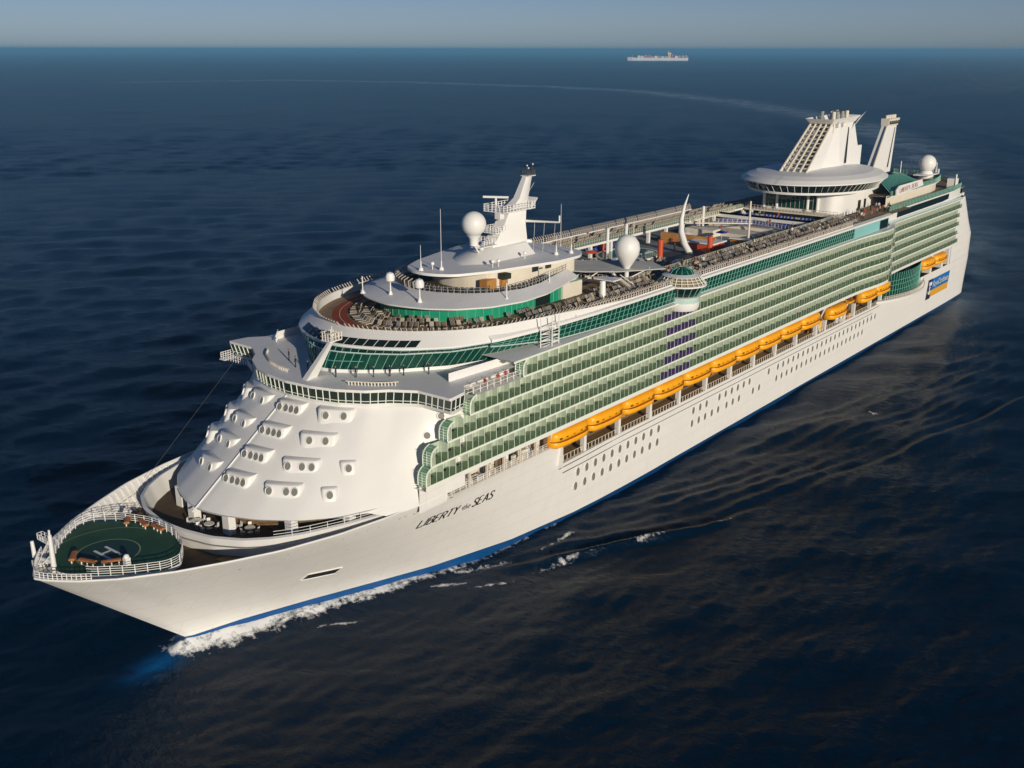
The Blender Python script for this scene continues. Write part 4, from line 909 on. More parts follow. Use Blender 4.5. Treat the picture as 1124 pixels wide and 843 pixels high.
bl += [(202.6, -21.3, 17.0, 'orange boat alone between white davit gear, just aft of the long row'), (222, -22.0, 17.9, 'orange lifeboat forward of the last one before the green glass bay'), (232.6, -21.9, 17.9, 'orange lifeboat touching the green glass bay near the stern'),
       (275.9, -20.6, 18.0, 'orange lifeboat right behind the green glass bay at the stern'), (287.4, -20.6, 18.0, 'rearmost orange lifeboat, above the blue banner')]
for i, (x, y, z, lab) in enumerate(bl):
    if lb0 is None: lb0 = lifeboat(); o = lb0
    else: o = copy_tree(lb0)
    o.location = (x, y, z); o['label'] = lab; o['group'] = 'orange lifeboats along the port side'
o = thing('rescue_boat', 'tiny orange rescue boat hung among white gear between two lifeboats', 'boat', (213.2, -21.2, 18.6))
b = MB(); b.loft([[(s * 4.4, w_ * .85 * c, .5 + .5 * w_ * q) for c, q in ((-1, .6), (-.8, -.6), (0, -1), (.8, -.6), (1, .6), (.5, .4), (-.5, .4))] for s, w_ in ((-.5, .5), (-.3, 1), (.2, 1), (.42, .7), (.5, .2))], 'orange', True, True, True); b.build('hull', o)
b = MB(); b.span(-.6, .5, -.4, .4, .8, 1.5, 'orange_dark'); b.build('console', o)

# ------------------------------------------------------------------ pool deck amidships
mb = MB(); mb.quad((104, -22.8, 36.6), (226, -22.8, 36.6), (226, 22.8, 36.6), (104, 22.8, 36.6), 'deck_blue_grey'); pd = mb.build('pool_deck', ship)
def pool(mb, cx, cy, a, b_, m='pool_water'):
    annulus(mb, (cx, cy), a, a + .7, 37.05, 'cream', sx=1, sy=b_ / a); mb.lathe((cx, cy, 36.6), [(a + .7, 0), (a + .7, .45)], 'cream', 40, 1, b_ / a, cap=False); annulus(mb, (cx, cy), .02, a, 36.95, m, sx=1, sy=b_ / a)
mb = MB(); pool(mb, 151.5, 9.6, 8.2, 6.2); mb.build('swimming_pool', ship)
mb = MB(); annulus(mb, (157.5, -1.2), .02, 8.5, 36.7, 'dark_grey', sy=.8); mb.build('dark_dance_floor', pd)
mb = MB(); mb.lathe((138.6, 1.5, 36.6), [(3.2, 0), (3.4, 1.1)], 'ochre', 28); mb.lathe((138.6, 1.5, 37.7), [(3.6, 0), (3.6, .9), (2.6, .9), (2.6, .7)], 'white', 28, cap=False); annulus(mb, (138.6, 1.5), .02, 2.6, 38.42, 'deck_blue_grey')
mb.build('whirlpool_tub', ship, True)
for i, (x, y, z1) in enumerate(((151.5, 1.0, 41.3), (164.9, -4.4, 40.9), (151.8, 17.0, 39.8), (146.5, 21.0, 39.9))):
    b = MB(); b.tube((x, y, 36.6), (x, y, z1), .62, 'red_orange', 10); b.build('red_column', ship)
mb = MB()                                              # bar and orange wall behind the pool
mb.span(172, 172.6, -2, 13, 36.6, 39.2, 'ochre'); mb.span(168, 174, -3.5, 3, 36.6, 38.3, 'red_orange'); mb.span(167.6, 174.4, -3.9, 3.4, 38.3, 38.6, 'white'); mb.span(176, 176.6, -14, -4, 36.6, 38.8, 'ochre'); mb.span(175.6, 177, -14.2, -3.8, 38.8, 39.1, 'white')
mb.build('pool_bar', ship)
mb = MB(); mb.lathe((168.8, -9.6, 36.6), [(3.1, 0), (3.0, .8), (2.5, 1.7), (1.5, 2.4), (.05, 2.7)], 'grey', 20); mb.build('dome_shelter', ship, True)
mb = MB()                                              # curved white horn sculpture
P = [(162.6, -.5, 36.7, .95), (161.0, .2, 39.2, .85), (159.9, .5, 42, .7), (159.7, .5, 45, .52), (160.4, .3, 48, .32), (161.6, 0, 50.6, .08)]
rg = []
for x, y, z, r_ in P: rg.append([(x + r_ * math.cos(2 * PI * i / 12), y + r_ * math.sin(2 * PI * i / 12), z) for i in range(12)])
mb.loft(rg, 'white', True, True, True); mb.build('horn_sculpture', ship, True)
for x, y, z0, z1, r_ in ((177.4, -8.0, 37, 48, .3), (158.6, 12.6, 36.6, 43.5, .12)):
    b = MB(); b.tube((x, y, z0), (x, y, z1), r_, 'cream', 8, r_ * .8); b.build('pole', ship)
mb = MB()                                              # white columns carrying the starboard gallery
for x in np.arange(118, 222, 8.5): mb.span(x, x + .7, 14.6, 15.3, 36.6, 39.3, 'white'); mb.span(x, x + .5, -15.2, -14.6, 36.6, 39.3, 'white')
for x in (150, 158, 196): mb.tube((x, 14.3, 36.6), (x, 14.3, 42.8), .38, 'white', 8)
mb.build('gallery_columns', ship)
mb = MB()
for sg in (-1, 1): rail(mb, [(x, sg * 14.6, 39.85) for x in np.arange(112, 222, 6)], 1.1, 1.0, 'picket', .05, 2, 'rail_glass')
rail(mb, [(112, -14.5, 39.85), (112, 14.5, 39.85)], 1.1, 1.0, 'picket', .05, 2)
for x0, y0, x1, y1 in ((186, 14, 196, 0), (196, 0, 190, -14), (190, 14.2, 214, 14.2)): mb.tube((x0, y0, 39.6), (x1, y1, 39.6), .22, 'cream', 5); rail(mb, [(x0, y0, 39.6), (x1, y1, 39.6)], 1.1, 1.2, 'cream', .05, 2)
mb.build('gallery_rail', ship)
mb = MB()                                              # raised stage at the aft end of the pool deck
mb.span(190, 222, -13.8, 14, 36.6, 37.5, 'cream'); mb.span(198, 222, -13.4, 13.6, 37.5, 38.2, 'cream'); mb.span(186, 190, 6, 14, 36.6, 38.4, 'cream'); mb.build('raised_terrace', ship)
# canvas canopy between the mast house and the pool
mb = MB(); C_ = [(102.5, -3, 42.6), (106, -9.5, 42.4), (111, -14.5, 42.3), (119, -19.3, 42.2), (122, -14.5, 42.5), (117, -9, 42.8), (111, -3, 43.0), (106, 0.5, 43.0)]
mb.add([*C_, *[(x, y, z + .18) for x, y, z in C_]], [tuple(range(8))[::-1], tuple(range(8, 16))] + [(i, (i + 1) % 8, 8 + (i + 1) % 8, 8 + i) for i in range(8)], 'canvas_grey'); cano = mb.build('canvas_canopy', ship)
mb = MB()
for (x, y), tops in {(106, -8): ((104, -6), (109, -11)), (113, -13): ((110, -13), (117, -17)), (110, -4): ((107, -3), (114, -6))}.items():
    for tx, ty in tops: mb.tube((x, y, 39.8), (tx, ty, 42.5), .12, 'white', 5)
mb.build('canopy_strut', cano)
mb = MB(); mb.tube((98.8, -18.3, 39.8), (99.2, -18.0, 43.0), .62, 'white', 12, .5); mb.build('white_column', ship)
mb = MB(); x, y = 113.6, -13.9; mb.lathe((x, y, 42.4), [(.5, 0), (.65, .3), (1.5, 1.6), (2.25, 2.9), (2.42, 4.0), (2.2, 5.1), (1.5, 6.1), (.7, 6.5), (.02, 6.6)], 'white', 28); mb.tube((x, y, 39.8), (x, y, 42.6), .45, 'white', 10)
mb.build('radome', ship, True)
mb = MB()                                              # stairs and clutter behind the mast house
for k in range(10): mb.span(104 + k * .45, 104.5 + k * .45, -18.6, -17, 42.6 - k * .27, 42.75 - k * .27, 'cream')
mb.tube((104, -18.6, 43.4), (108.6, -18.6, 40.9), .1, 'white', 5); mb.tube((104, -17, 43.4), (108.6, -17, 40.9), .1, 'white', 5); mb.span(101.6, 104.2, -18.7, -14.5, 42.5, 42.7, 'white'); mb.build('deck_stair', ship)
mb = MB()
mb.span(112, 120, 4, 13, 36.6, 40.8, 'cream'); mb.span(120.1, 120.2, 5, 8, 37, 39, 'black'); mb.span(111.8, 120.4, 3.8, 13.2, 40.8, 41.1, 'grey'); mb.span(123, 128, 6, 12, 36.6, 39.4, 'cream')
for k in range(40):
    x, y = random.uniform(104, 134), random.uniform(-13.5, 12); h = random.uniform(.8, 3); mb.box((x, y, 36.6 + h / 2), (random.uniform(.3, 1.5), random.uniform(.3, 1.5), h), random.choice(['cream', 'ochre', 'grey', 'white', 'rust', 'teak', 'dark_grey']), random.random())
mb.build('deck_house', ship)

# ------------------------------------------------------------------ aft lounge dome, funnel
DR = ell(233, 25.5, 18.4, aft=29); DG = ell(233, 22.8, 16.4, aft=24)
mb = MB(); sh_ = lambda k: [(233 + (x - 233) * k, y * k) for x, y in DR]; mb.band(DR, 48.35, DR, 48.6, 'white', 90); mb.band(DR, 48.6, sh_(.93), 49.5, 'white', 90); mb.band(sh_(.93), 49.5, sh_(.8), 50.3, 'white', 90); mb.band(sh_(.8), 50.3, sh_(.45), 51.0, 'roof_white', 90); mb.cap(sh_(.45), 51.0, 'roof_white', 60)
crown = mb.build('crown_lounge', ship, True)
mb = MB(); DRi = offs(DR, -.5); mb.band(DG, 46.2, DRi, 48.35, 'glass_dark', 90); mb.mull(DG, 46.2, DRi, 48.35, 1.7, .07, 'frame_pale', n=300)
mb.build('lounge_window', crown)
mb = MB(); mb.band(offs(DG, .25), 45.7, offs(DG, .3), 46.3, 'white', 90); mb.cap(offs(DG, .25), 45.7, 'white', 60)
DW = [(222.5, 0), (222.6, 9), (223.6, 10.6), (226, 11.6), (240, 12.4), (262, 12.4)]
mb.band(DW, 36.6, DW, 45.8, 'white', 80, False); mb.build('lounge_base', crown, True)
mb = MB()
mb.quad((222.35, 9.4, 40.6), (222.35, -6.2, 40.6), (222.35, -6.2, 45.0), (222.35, 9.4, 45.0), 'glass_green'); mb.build('lounge_front_window', crown); mb = MB(); mb.quad((222.32, 9.0, 37.2), (222.32, -8, 37.2), (222.32, -8, 39.4), (222.32, 9, 39.4), 'glass_dark'); mb.build('lounge_front_window', crown); mb = MB()
for y in np.arange(-6.2, 9.5, 1.3): mb.tube((222.3, y, 40.6), (222.3, y, 45), .07, 'grey', 4)
mb.build('window_bars', crown)
for y in (9.4, 5.6, -3.4, -6.2): mb = MB(); mb.tube((222.2, y, 40.2), (222.2, y, 45.6), .42, 'white', 8); mb.build('front_column', crown)
mb = MB()
mb.tube((222.3, 9.4, 43), (222.3, -6.2, 43), .07, 'grey', 4); mb.span(219.5, 222.4, -13, 14, 39.4, 39.8, 'cream')
mb.build('front_gallery', crown)
for x in (236, 240): mb = MB(); mb.span(x, x + 1.2, -12.6, -12.4, 40, 42.4, 'black'); mb.build('door', crown)
mb = MB(); rail(mb, [(219.6, 14, 39.8), (219.6, -13, 39.8)], 1.1, 1, 'picket', .05, 2); mb.build('balcony_rail', crown)
# main funnel: solid cheeks with a lattice grid on the forward slope
mb = MB()
def slab4(a, b, m): mb.loft([a, b], m, True, True, True)
def cheek(sg):
    lo = [(229, 3.0), (240, 4.4), (256, 4.4), (256, 2.4), (240, 2.6), (229, 1.6)]
    hi = [(238, 2.4), (241, 2.9), (252.2, 2.8), (252.2, 1.4), (241, 1.5), (238, 1.0)]
    mb.loft([[(x, sg * y, 50.0) for x, y in lo], [(x, sg * y, 63.0) for x, y in hi]], 'white', True, True, True)
cheek(1); cheek(-1)
mb.loft([[(234, -2, 50), (255.5, -3, 50), (255.5, 3, 50), (234, 2, 50)], [(241.5, -1.2, 62), (251.8, -2, 62), (251.8, 2, 62), (241.5, 1.2, 62)]], 'white', True, False, True)
mb.span(253, 258.4, -3.4, 3.4, 49, 55.6, 'white')
fun = mb.build('funnel', ship)
mb = MB()
def fp(t, y): return (219.0 + 18.0 * t, .2 + y * .72 * (1 - .2 * t), 50.6 + 13.0 * t)
for y in (-5.2, -2.6, 0, 2.6, 5.2): mb.tube(fp(0, y), fp(1, y), .3, 'cream', 6)
for k in range(12): t = .08 + .078 * k; mb.tube(fp(t, -5.2), fp(t, 5.2), .2, 'cream', 5); mb.tube((fp(t, 0)[0] + 4.5, 2.6, fp(t, 0)[2] - .6), (fp(t, 0)[0] + 4.5, -2.6, fp(t, 0)[2] - .6), .16, 'cream', 5)
for sg in (-1, 1): mb.add([fp(0, sg * 5.0), fp(1, sg * 5.0), (240, sg * 2.9, 63), (229, sg * 3.2, 50)], [(0, 1, 2, 3)], 'white')
mb.build('lattice_screen', fun)
mb = MB(); mb.loft([[(235, -3.2, 62.6), (252, -3.2, 62.6), (252, 3.2, 62.6), (235, 3.2, 62.6)], [(233.6, -4.2, 64.0), (253.5, -4.2, 64.4), (253.5, 4.2, 64.4), (233.6, 4.2, 64.0)]], 'white', True, True, False)
mb.add([(249.5, -3.2, 60.5), (256.2, -4.6, 65.4), (251.5, -4.4, 63.6)], [(0, 1, 2)], 'white')
for k in range(5): mb.tube((236.4, -3.2 + 1.6 * k, 60.4), (236.4, -3.2 + 1.6 * k, 63), .2, 'cream', 5)
mb.tube((236.4, -3.2, 60.4), (236.4, 3.2, 60.4), .25, 'cream', 5); mb.tube((236.4, -3.2, 61.6), (236.4, 3.2, 61.6), .2, 'cream', 5)
mb.build('funnel_collar', fun)
for i, (x, y) in enumerate(((237, -2.6), (238, 1.2), (238.6, -3.0), (240.5, -.6), (242.4, -2.9), (244, .9), (246, -2.8), (248, 1))):
    b = MB(); b.tube((x, y, 61.5), (x, y, 65.9), .55, 'grey' if i % 3 else 'cream', 10); b.tube((x, y, 65.8), (x, y, 66.02), .5, 'black', 10); b.build('exhaust_pipe', fun)
mb = MB(); mb.quad((243, -4.72, 51.5), (244, -4.72, 51.5), (248.2, -3.05, 61.2), (247.4, -3.05, 61.2), 'black'); mb.build('cheek_slot', fun)
mb = MB(); [mb.box((253.4 + random.uniform(-1, 1), random.uniform(-2, 2), z), (.9, 1.4, .3), random.choice(['rust', 'dark_grey', 'grey'])) for z in np.arange(55.4, 60, .45)]; mb.build('funnel_ladder', fun)
# second, slimmer stack
mb = MB(); mb.loft([[(266, -4.6, 46), (281.5, -4.6, 46), (281.5, -2.2, 46), (266, -2.2, 46)], [(276.4, -4.2, 60.2), (284.4, -4.2, 60.2), (284.4, -2.4, 60.2), (276.4, -2.4, 60.2)]], 'white', True, True, True)
stk = mb.build('slim_stack', ship)
mb = MB(); mb.loft([[(276.2, -4.4, 60.0), (284.7, -4.4, 60.0), (284.7, -2.2, 60.0), (276.2, -2.2, 60.0)], [(276.4, -4.7, 62.2), (285.4, -4.7, 62.2), (285.4, -2, 62.2), (276.4, -2, 62.2)]], 'cream', True, True, True)
for k in range(5): mb.span(276.8 + 1.7 * k, 277.8 + 1.7 * k, -4.75, -4.5, 60.5, 61.5, 'dark_grey')
for k in range(4): mb.tube((277.6 + 2.2 * k, -3.3, 62), (277.6 + 2.2 * k, -3.3, 63.2), .5, 'cream', 8)
mb.build('stack_top', stk)
mb = MB(); mb.quad((278.2, -4.62, 47.5), (279.3, -4.62, 47.5), (283.3, -4.24, 59.4), (282.7, -4.24, 59.4), 'black'); mb.build('stack_slot', stk)
mb = MB(); mb.path([(265.6, -4.5, 46.4), (276, -4.2, 60)], .3, 'cream', 6); mb.build('stack_trunk', stk)
# ------------------------------------------------------------------ aft decks
mb = MB(); T1 = [(236, 20.9), (296, 20.6), (309, 19.2), (318, 14.6), (322, 7), (323, 0)]; T2 = [(243, 17.5), (284, 17.2), (296, 15), (301, 9), (303, 0)]
T1b = [(236, 0), *T1]; T2b = [(243, 0), *T2]
mb.band(offs(T1, 0), 36.6, T1, 39.8, 'white', 60, False); mb.cap(T1b, 39.9, 'sun_teak', 60); mb.cap(T2b, 43.2, 'sun_teak', 60); mb.band(T2, 39.9, T2, 43.2, 'cream', 60, False); mb.band(offs(T2, 1.2), 42.9, offs(T2, 1.2), 43.25, 'white', 60, False); mb.cap(offs(T2b, .6), 42.95, 'white', 60)
aft = mb.build('aft_terrace', ship, True)
mb = MB(); mb.quad((243.5, -21.05, 37.5), (291, -20.6, 37.5), (291, -20.75, 39.4), (243.5, -21.2, 39.4), 'glass_dark'); mb.quad((309.4, -19.3, 37.4), (318.3, -14.7, 37.4), (318.5, -14.8, 39.0), (309.6, -19.4, 39.0), 'glass_dark'); mb.build('terrace_window', aft)
mb = MB(); q1 = rs(T1, 50); q2 = rs(offs(T2, 1.1), 50)
rail(mb, [(x, -y, 39.9) for x, y in q1], 1.3, 1.3, 'mullion_green', .05, 1, 'rail_glass'); rail(mb, [(x, -y, 43.25) for x, y in q2], 1.3, 1.3, 'mullion_green', .05, 1, 'rail_glass'); rail(mb, [(x, y, 43.25) for x, y in q2], 1.3, 1.3, 'mullion_green', .05, 1, 'rail_glass')
mb.build('terrace_railing', aft)
mb = MB(); mb.loft([[(310, -19, 40.2), (319, -14.2, 40.2), (323.5, -6, 40.2)], [(311, -19.6, 39.6), (320, -14.6, 39.6), (325, -6, 39.6)], [(310, -19, 39.0), (319, -14, 39.0), (324, -6, 39.0)]], 'white', False)
mb.span(300, 303, -19.6, -17, 36.6, 43, 'white'); mb.span(312, 321, -17, -12, 34.6, 36.5, 'white'); mb.tube((300, -19.7, 37), (300, -19.7, 44.5), .25, 'frame_pale', 6); mb.build('terrace_overhang', aft)
mb = MB(); mb.loft([[(246, -18.0, 43.3), (276, -18.0, 43.3)], [(240, -15.2, 48.6), (266, -13, 47.4)]], 'glass_green', False)
for k in range(14): t = k / 13; mb.tube((246 + 30 * t, -18.05, 43.3), (240 + 26 * t, -15.3 + 2.2 * t, 48.6 - 1.2 * t), .08, 'mullion_green', 4)
mb.build('green_windscreen', ship)
mb = MB(); mb.add([(244.6, -19.8, 43.4), (267.2, -19.8, 44.2), (266.4, -19.6, 46.0), (247, -19.6, 45.9), (244.6, -19.7, 45.0), (244.6, -19.5, 43.4), (267.2, -19.5, 44.2), (266.4, -19.3, 46.0), (247, -19.3, 45.9), (244.6, -19.4, 45.0)],
    [(0, 1, 2, 3, 4), (9, 8, 7, 6, 5), (0, 5, 6, 1), (1, 6, 7, 2), (2, 7, 8, 3), (3, 8, 9, 4), (4, 9, 5, 0)], 'white')
for x in (248, 257, 265): mb.tube((x, -19.3, 43.2), (x, -19.0, 45.6), .1, 'white', 5)
sign = mb.build('name_board', ship)
mb = MB(); pl = lambda u, v: (247.0 + u, -19.86 + .1 * (v / 2), 43.95 + .03 * u + v); uu = write(mb, 'LIBERTY', pl, 0, 1.15, 'letter_red', .1, .16, 1.45); uu = write(mb, 'of', pl, uu + .3, .6, 'letter_red', .1, .2); write(mb, 'SEAS', pl, uu + .5, 1.15, 'letter_red', .1, .16, 1.45); mb.build('board_lettering', sign)
mb = MB(); mb.ball((294, -12, 47.9), 2.7, 'white', 26, 16); mb.lathe((294, -12, 43.2), [(2.2, 0), (2.2, 1.4), (1.6, 2.4)], 'white', 20); mb.span(289, 299, -14.5, -9.5, 44.4, 44.7, 'white'); rail(mb, [(297, -14.5, 44.7), (299, -14.5, 44.7), (299, -9.5, 44.7)], 1.2, .8, 'white', .06, 3); mb.build('radome', ship, True)
for x, y, z0, z1 in ((305.2 - 18, -6, 43.2, 48.8), (297, -6, 43.2, 48.6), (300, -13.2, 44.7, 47.8)):
    b = MB(); b.tube((x, y, z0), (x, y, z1), .2, 'white', 6, .12); b.build('mast_pole', ship)

# ------------------------------------------------------------------ sun loungers
def lounger_mesh(cm):
    b = MB(); b.box((-.1, 0, .32), (1.35, .6, .09), cm); b.box((.78, 0, .62), (.1, .6, .85), cm, ry=.6); b.box((-.1, 0, .24), (1.4, .66, .06), 'chair_frame')
    for x in (-.65, .5):
        for y in (-.28, .28): b.tube((x, y, 0), (x, y, .25), .035, 'chair_frame', 4, cap=False)
    b.box((.83, 0, .6), (.05, .68, .9), 'chair_frame', ry=.6)
    return b
LM = {c: lounger_mesh(c) for c in ('cushion_brown', 'cushion_pale', 'cushion_grey', 'cushion_black', 'cushion_blue', 'cushion_teal')}
spots = []                                             # (x, y, z, heading, cushion, which)
for d, sp in ((-6.4, 1.15), (-8.6, 1.2), (-10.6, 1.3)):
    q = rs(offs(G2, d), 300); L = np.r_[0, np.cumsum(np.hypot(*np.diff(q, axis=0).T))]
    for dd in np.arange(.6, L[-1], sp):
        i = min(int(np.searchsorted(L, dd)), 298); x, y = q[i]
        if x > 84: break
        if (x - 79.2) ** 2 + y ** 2 < 13.6 ** 2: continue
        t = q[i + 1] - q[i]; ang = math.atan2(-t[0], t[1])
        for sg in (-1, 1):
            if random.random() < .1: continue
            spots.append((x, sg * y, 39.82, sg * ang + random.uniform(-.15, .15) + (0 if sg > 0 else 0), random.choice(['cushion_brown', 'cushion_pale', 'cushion_grey', 'cushion_pale', 'cushion_brown']), 'front'))
for y in (-21.6, -19.5, -17.4, -15.6):
    x = 78.0 if y > -20 else 84.0
    while x < 214:
        x += random.choice((.82, .86, .9, 1.0, 1.9 if random.random() < .2 else .9))
        if 114.5 < x < 124.5 and y < -18: continue
        if x < 100 and y > -16.5: continue
        if x < 92 and y > -17: continue
        if random.random() < .08: continue
        spots.append((x, y + random.uniform(-.15, .15), 39.82, PI / 2 + random.uniform(-.12, .12), random.choice(['cushion_brown', 'cushion_pale', 'cushion_grey', 'cushion_brown', 'cushion_grey']), 'side'))
stb = [(x + random.uniform(-.1, .1), y, 39.82, -PI / 2, random.choice(['cushion_brown', 'cushion_pale', 'cushion_grey']), 'far') for y in (16.2, 18.6, 21.2) for x in np.arange(88, 226, 1.0) if random.random() < .85]
upper = []
for d, sp in ((-.9, .95), (-3.0, 1.0)):
    q = rs(offs(D2i, d), 200); L = np.r_[0, np.cumsum(np.hypot(*np.diff(q, axis=0).T))]
    for dd in np.arange(.5, L[-1], sp):
        i = min(int(np.searchsorted(L, dd)), 198); x, y = q[i]; t = q[i + 1] - q[i]; ang = math.atan2(-t[0], t[1])
        if d < -2 and x > 79: continue
        for sg in (-1, 1): upper.append((x, sg * y, 43.02, sg * ang, 'cushion_teal' if (sg < 0 and x > 94) or random.random() < .08 else 'cushion_black', 'upper'))
blue = [(x + random.uniform(-.1, .1), y, 38.22, random.uniform(-.1, .1), 'cushion_blue', 'blue') for x in (199.6, 202.2, 204.8, 208, 211.5, 215) for y in np.arange(-11, 13, 1.05) if random.random() < .85]
stb += [(x + random.uniform(-.1, .1), y, 36.62, PI / 2 * random.choice((1, 1, 1, -1)) + random.uniform(-.2, .2), random.choice(['cushion_brown', 'cushion_pale', 'cushion_grey', 'cushion_blue', 'cushion_pale']), 'far') for y in (-13.2, -11.2, -9.4, 12.6) for x in np.arange(135, 190, .95) if random.random() < .8 and not (12 < y < 13 and 140 < x < 163) and not (163 < x < 175 and y > -12)]
stb += [(x + random.uniform(-.3, .3), y + random.uniform(-.3, .3), 36.62, random.uniform(-.4, .4) + random.choice((0, PI / 2)), random.choice(['cushion_pale', 'cushion_grey', 'cushion_blue', 'cushion_brown', 'cushion_pale', 'cushion_black']), 'far') for x in np.arange(113.5, 150, 1.9) for y in np.arange(-13.8, 12, 1.0) if random.random() < .62 and (x - 138.6) ** 2 + (y - 1.5) ** 2 > 18 and not (y > 3 and (x < 121 or x > 141))]
blue += [(x, y, 36.62, PI / 2, 'cushion_blue', 'blue') for x in np.arange(150, 166, 1.05) for y in (17.2, 19.4)]
key = lambda s_: (Vector(s_[:3]) - CAM).length
ind = sorted(spots, key=key)[:205]; ind += sorted(upper, key=key)[:55]; ind += sorted(blue, key=key)[:40]
lab = {'front': ('folded sun lounger in the crowded ring at the bow end of the sun deck', 'sun loungers ringing the front of the sun deck'), 'side': ('sun lounger in the packed rows along the port side of the sun deck', 'sun loungers in rows along the port side'),
       'upper': ('dark lounger on the small ring deck under the radar mast', 'dark loungers under the mast'), 'blue': ('blue lounger beside the pool amidships', 'blue loungers round the pool')}
pr = {}
for s_ in ind:
    c = s_[4]
    if c not in pr: pr[c] = o = LM[c].build('sun_lounger')
    else: o = pr[c].copy(); sc.collection.objects.link(o)
    o.location = s_[:3]; o.rotation_euler = (0, 0, s_[3]); tag(o, lab[s_[5]][0], 'sun lounger', lab[s_[5]][1])
def mass(name, rest, label):
    mb = MB()
    for s_ in rest:
        src = LM[s_[4]]; ca, sa = math.cos(s_[3]), math.sin(s_[3]); bs = len(mb.v)
        mb.v += [(s_[0] + ca * x - sa * y, s_[1] + sa * x + ca * y, s_[2] + z) for x, y, z in src.v]
        mp = [mb.mi(m) for m in src.ms]
        mb.f += [[bs + i for i in f] for f in src.f]; mb.fm += [mp[i] for i in src.fm]
    o = mb.build(name, kind='stuff'); o['label'] = label; o['category'] = 'sun loungers'
si = set(ind)
mass('sun_loungers', [s_ for s_ in spots + stb + upper + blue if s_ not in si], 'mass of far sun loungers covering the decks amidships')

# water-play figures, parasols and towels on the pool deck
spray = [(116.5, -8.5, 'red_orange', 'cushion_blue'), (121, -10.6, 'ochre', 'red_orange'), (125, -6.0, 'cushion_teal', 'ochre'), (128.5, -10.2, 'red_orange', 'cushion_teal'), (131, -4.5, 'ochre', 'cushion_blue'), (123, 1.6, 'cushion_blue', 'red_orange')]
for i, (x, y, c1, c2) in enumerate(spray):
    t = thing('water_figure', ['red and blue', 'yellow and red', 'teal and yellow', 'red and teal', 'yellow and blue', 'blue and red'][i] + ' water play figure on the pool deck behind the white balloon radome', 'water toy', (x, y, 36.62))
    b = MB(); b.tube((0, 0, 0), (.3, 0, 2.2), .35, c1, 8, .2); b.build('stem', t, True)
    b = MB(); b.ball((.4, 0, 2.6), .75, c2, 12, 8, .7); b.build('top', t, True)
def parasol(x, y, z, c, lab):
    t = thing('parasol', lab, 'parasol', (x, y, z), 'parasols round the pool')
    b = MB(); b.tube((0, 0, 0), (0, 0, 2.5), .05, 'white', 6); b.build('pole', t)
    b = MB(); b.lathe((0, 0, 2.1), [(1.5, 0), (.8, .35), (.03, .6)], c, 10, cap=False); b.build('canopy', t)
for x, y, c, k in ((143, -8.5, 'cloth_white', 'white parasol forward of the dark dance floor'), (149, -10.5, 'cushion_blue', 'blue parasol beside the dark dance floor'), (176, 8, 'cloth_white', 'white parasol behind the pool bar'), (183, 2, 'cushion_blue', 'blue parasol on the open deck aft of the bar'), (183, -9, 'red_orange', 'orange parasol on the open deck aft of the bar'), (140, 12, 'red_orange', 'orange parasol forward of the swimming pool')): parasol(x, y, 36.62, c, k)
# ------------------------------------------------------------------ people
def person_mesh(shirt, legs, arm):
    b = MB()
    def blob(rows, m, n=10):
        b.loft([[(cx + rx * math.cos(2 * PI * i / n), cy + ry * math.sin(2 * PI * i / n), z) for i in range(n)] for cx, cy, z, rx, ry in rows], m, True, True, True)
    for sg in (-1, 1):
        blob([(.05, sg * .1, 0, .13, .06), (.02, sg * .1, .08, .07, .06), (0, sg * .1, .45, .07, .07), (0, sg * .09, .86, .095, .09)], legs)
        blob([(0, sg * .24, 1.42, .06, .06), (arm * .1, sg * .29, 1.12, .05, .05), (arm * .22 + .03, sg * .27, .86, .04, .04)], shirt)
        blob([(arm * .22 + .03, sg * .27, .86, .035, .035), (arm * .26 + .05, sg * .27, .74, .04, .03)], 'skin', 6)
    blob([(0, 0, .8, .12, .18), (0, 0, 1.05, .11, .16), (0, 0, 1.3, .13, .2), (0, 0, 1.46, .09, .2), (0, 0, 1.5, .06, .08)], shirt, 12)
    blob([(0, 0, 1.48, .055, .055), (.01, 0, 1.56, .06, .06), (.02, 0, 1.63, .09, .075), (.01, 0, 1.72, .095, .08), (0, 0, 1.76, .07, .06)], 'skin', 10)
    b.box((.115, 0, 1.65), (.04, .03, .04), 'skin')
    return b
pm = [person_mesh('cloth_navy', 'cloth_navy', .2), person_mesh('cloth_white', 'cloth_navy', .8), person_mesh('cloth_red', 'cloth_khaki', -.2), person_mesh('cloth_khaki', 'cloth_navy', .4)]
hairm = MB(); hairm.lathe((-.015, 0, 1.66), [(.1, 0), (.105, .06), (.08, .12), (.02, .15)], 'hair_brown', 10)
where = [(47.2, -4.6, 35.12), (49.0, -7.0, 35.12), (50.8, -9.0, 35.12), (52.6, -10.6, 35.12), (54.2, -12, 35.12), (57.2, -14.4, 35.12), (46.6, 1.0, 35.12), (46.9, 4.2, 35.12), (48.8, 8.0, 35.12), (57, -22.9, 33.66), (60.5, -22.8, 33.66), (63.4, -22.9, 33.66), (65.6, -22.7, 33.66),
         (104, -15.2, 39.82), (109, -16.4, 39.82), (126, -16, 39.82), (133, -15, 39.82), (186, -15.2, 39.82), (220, -20, 39.82), (226, -18, 39.82), (231, -19.5, 39.82), (236, -18.5, 39.82), (238, -20, 39.82), (145, -6, 36.62), (160, -6, 36.62), (170, -8, 36.62)]
where += [(random.uniform(113, 140), random.uniform(-12, 10), 36.62) for _ in range(26)] + [(random.uniform(112, 196), random.choice((random.uniform(-13.5, -5), random.uniform(4, 13))), 36.62) for _ in range(34)] + [(random.uniform(128, 232), random.uniform(-22, -15), 39.82) for _ in range(16)] + [(random.uniform(224, 246), random.uniform(-21.5, -13.5), 39.82) for _ in range(16)] + [(random.uniform(199, 219), random.uniform(-12, 12), 38.22) for _ in range(12)]
pl_ = []
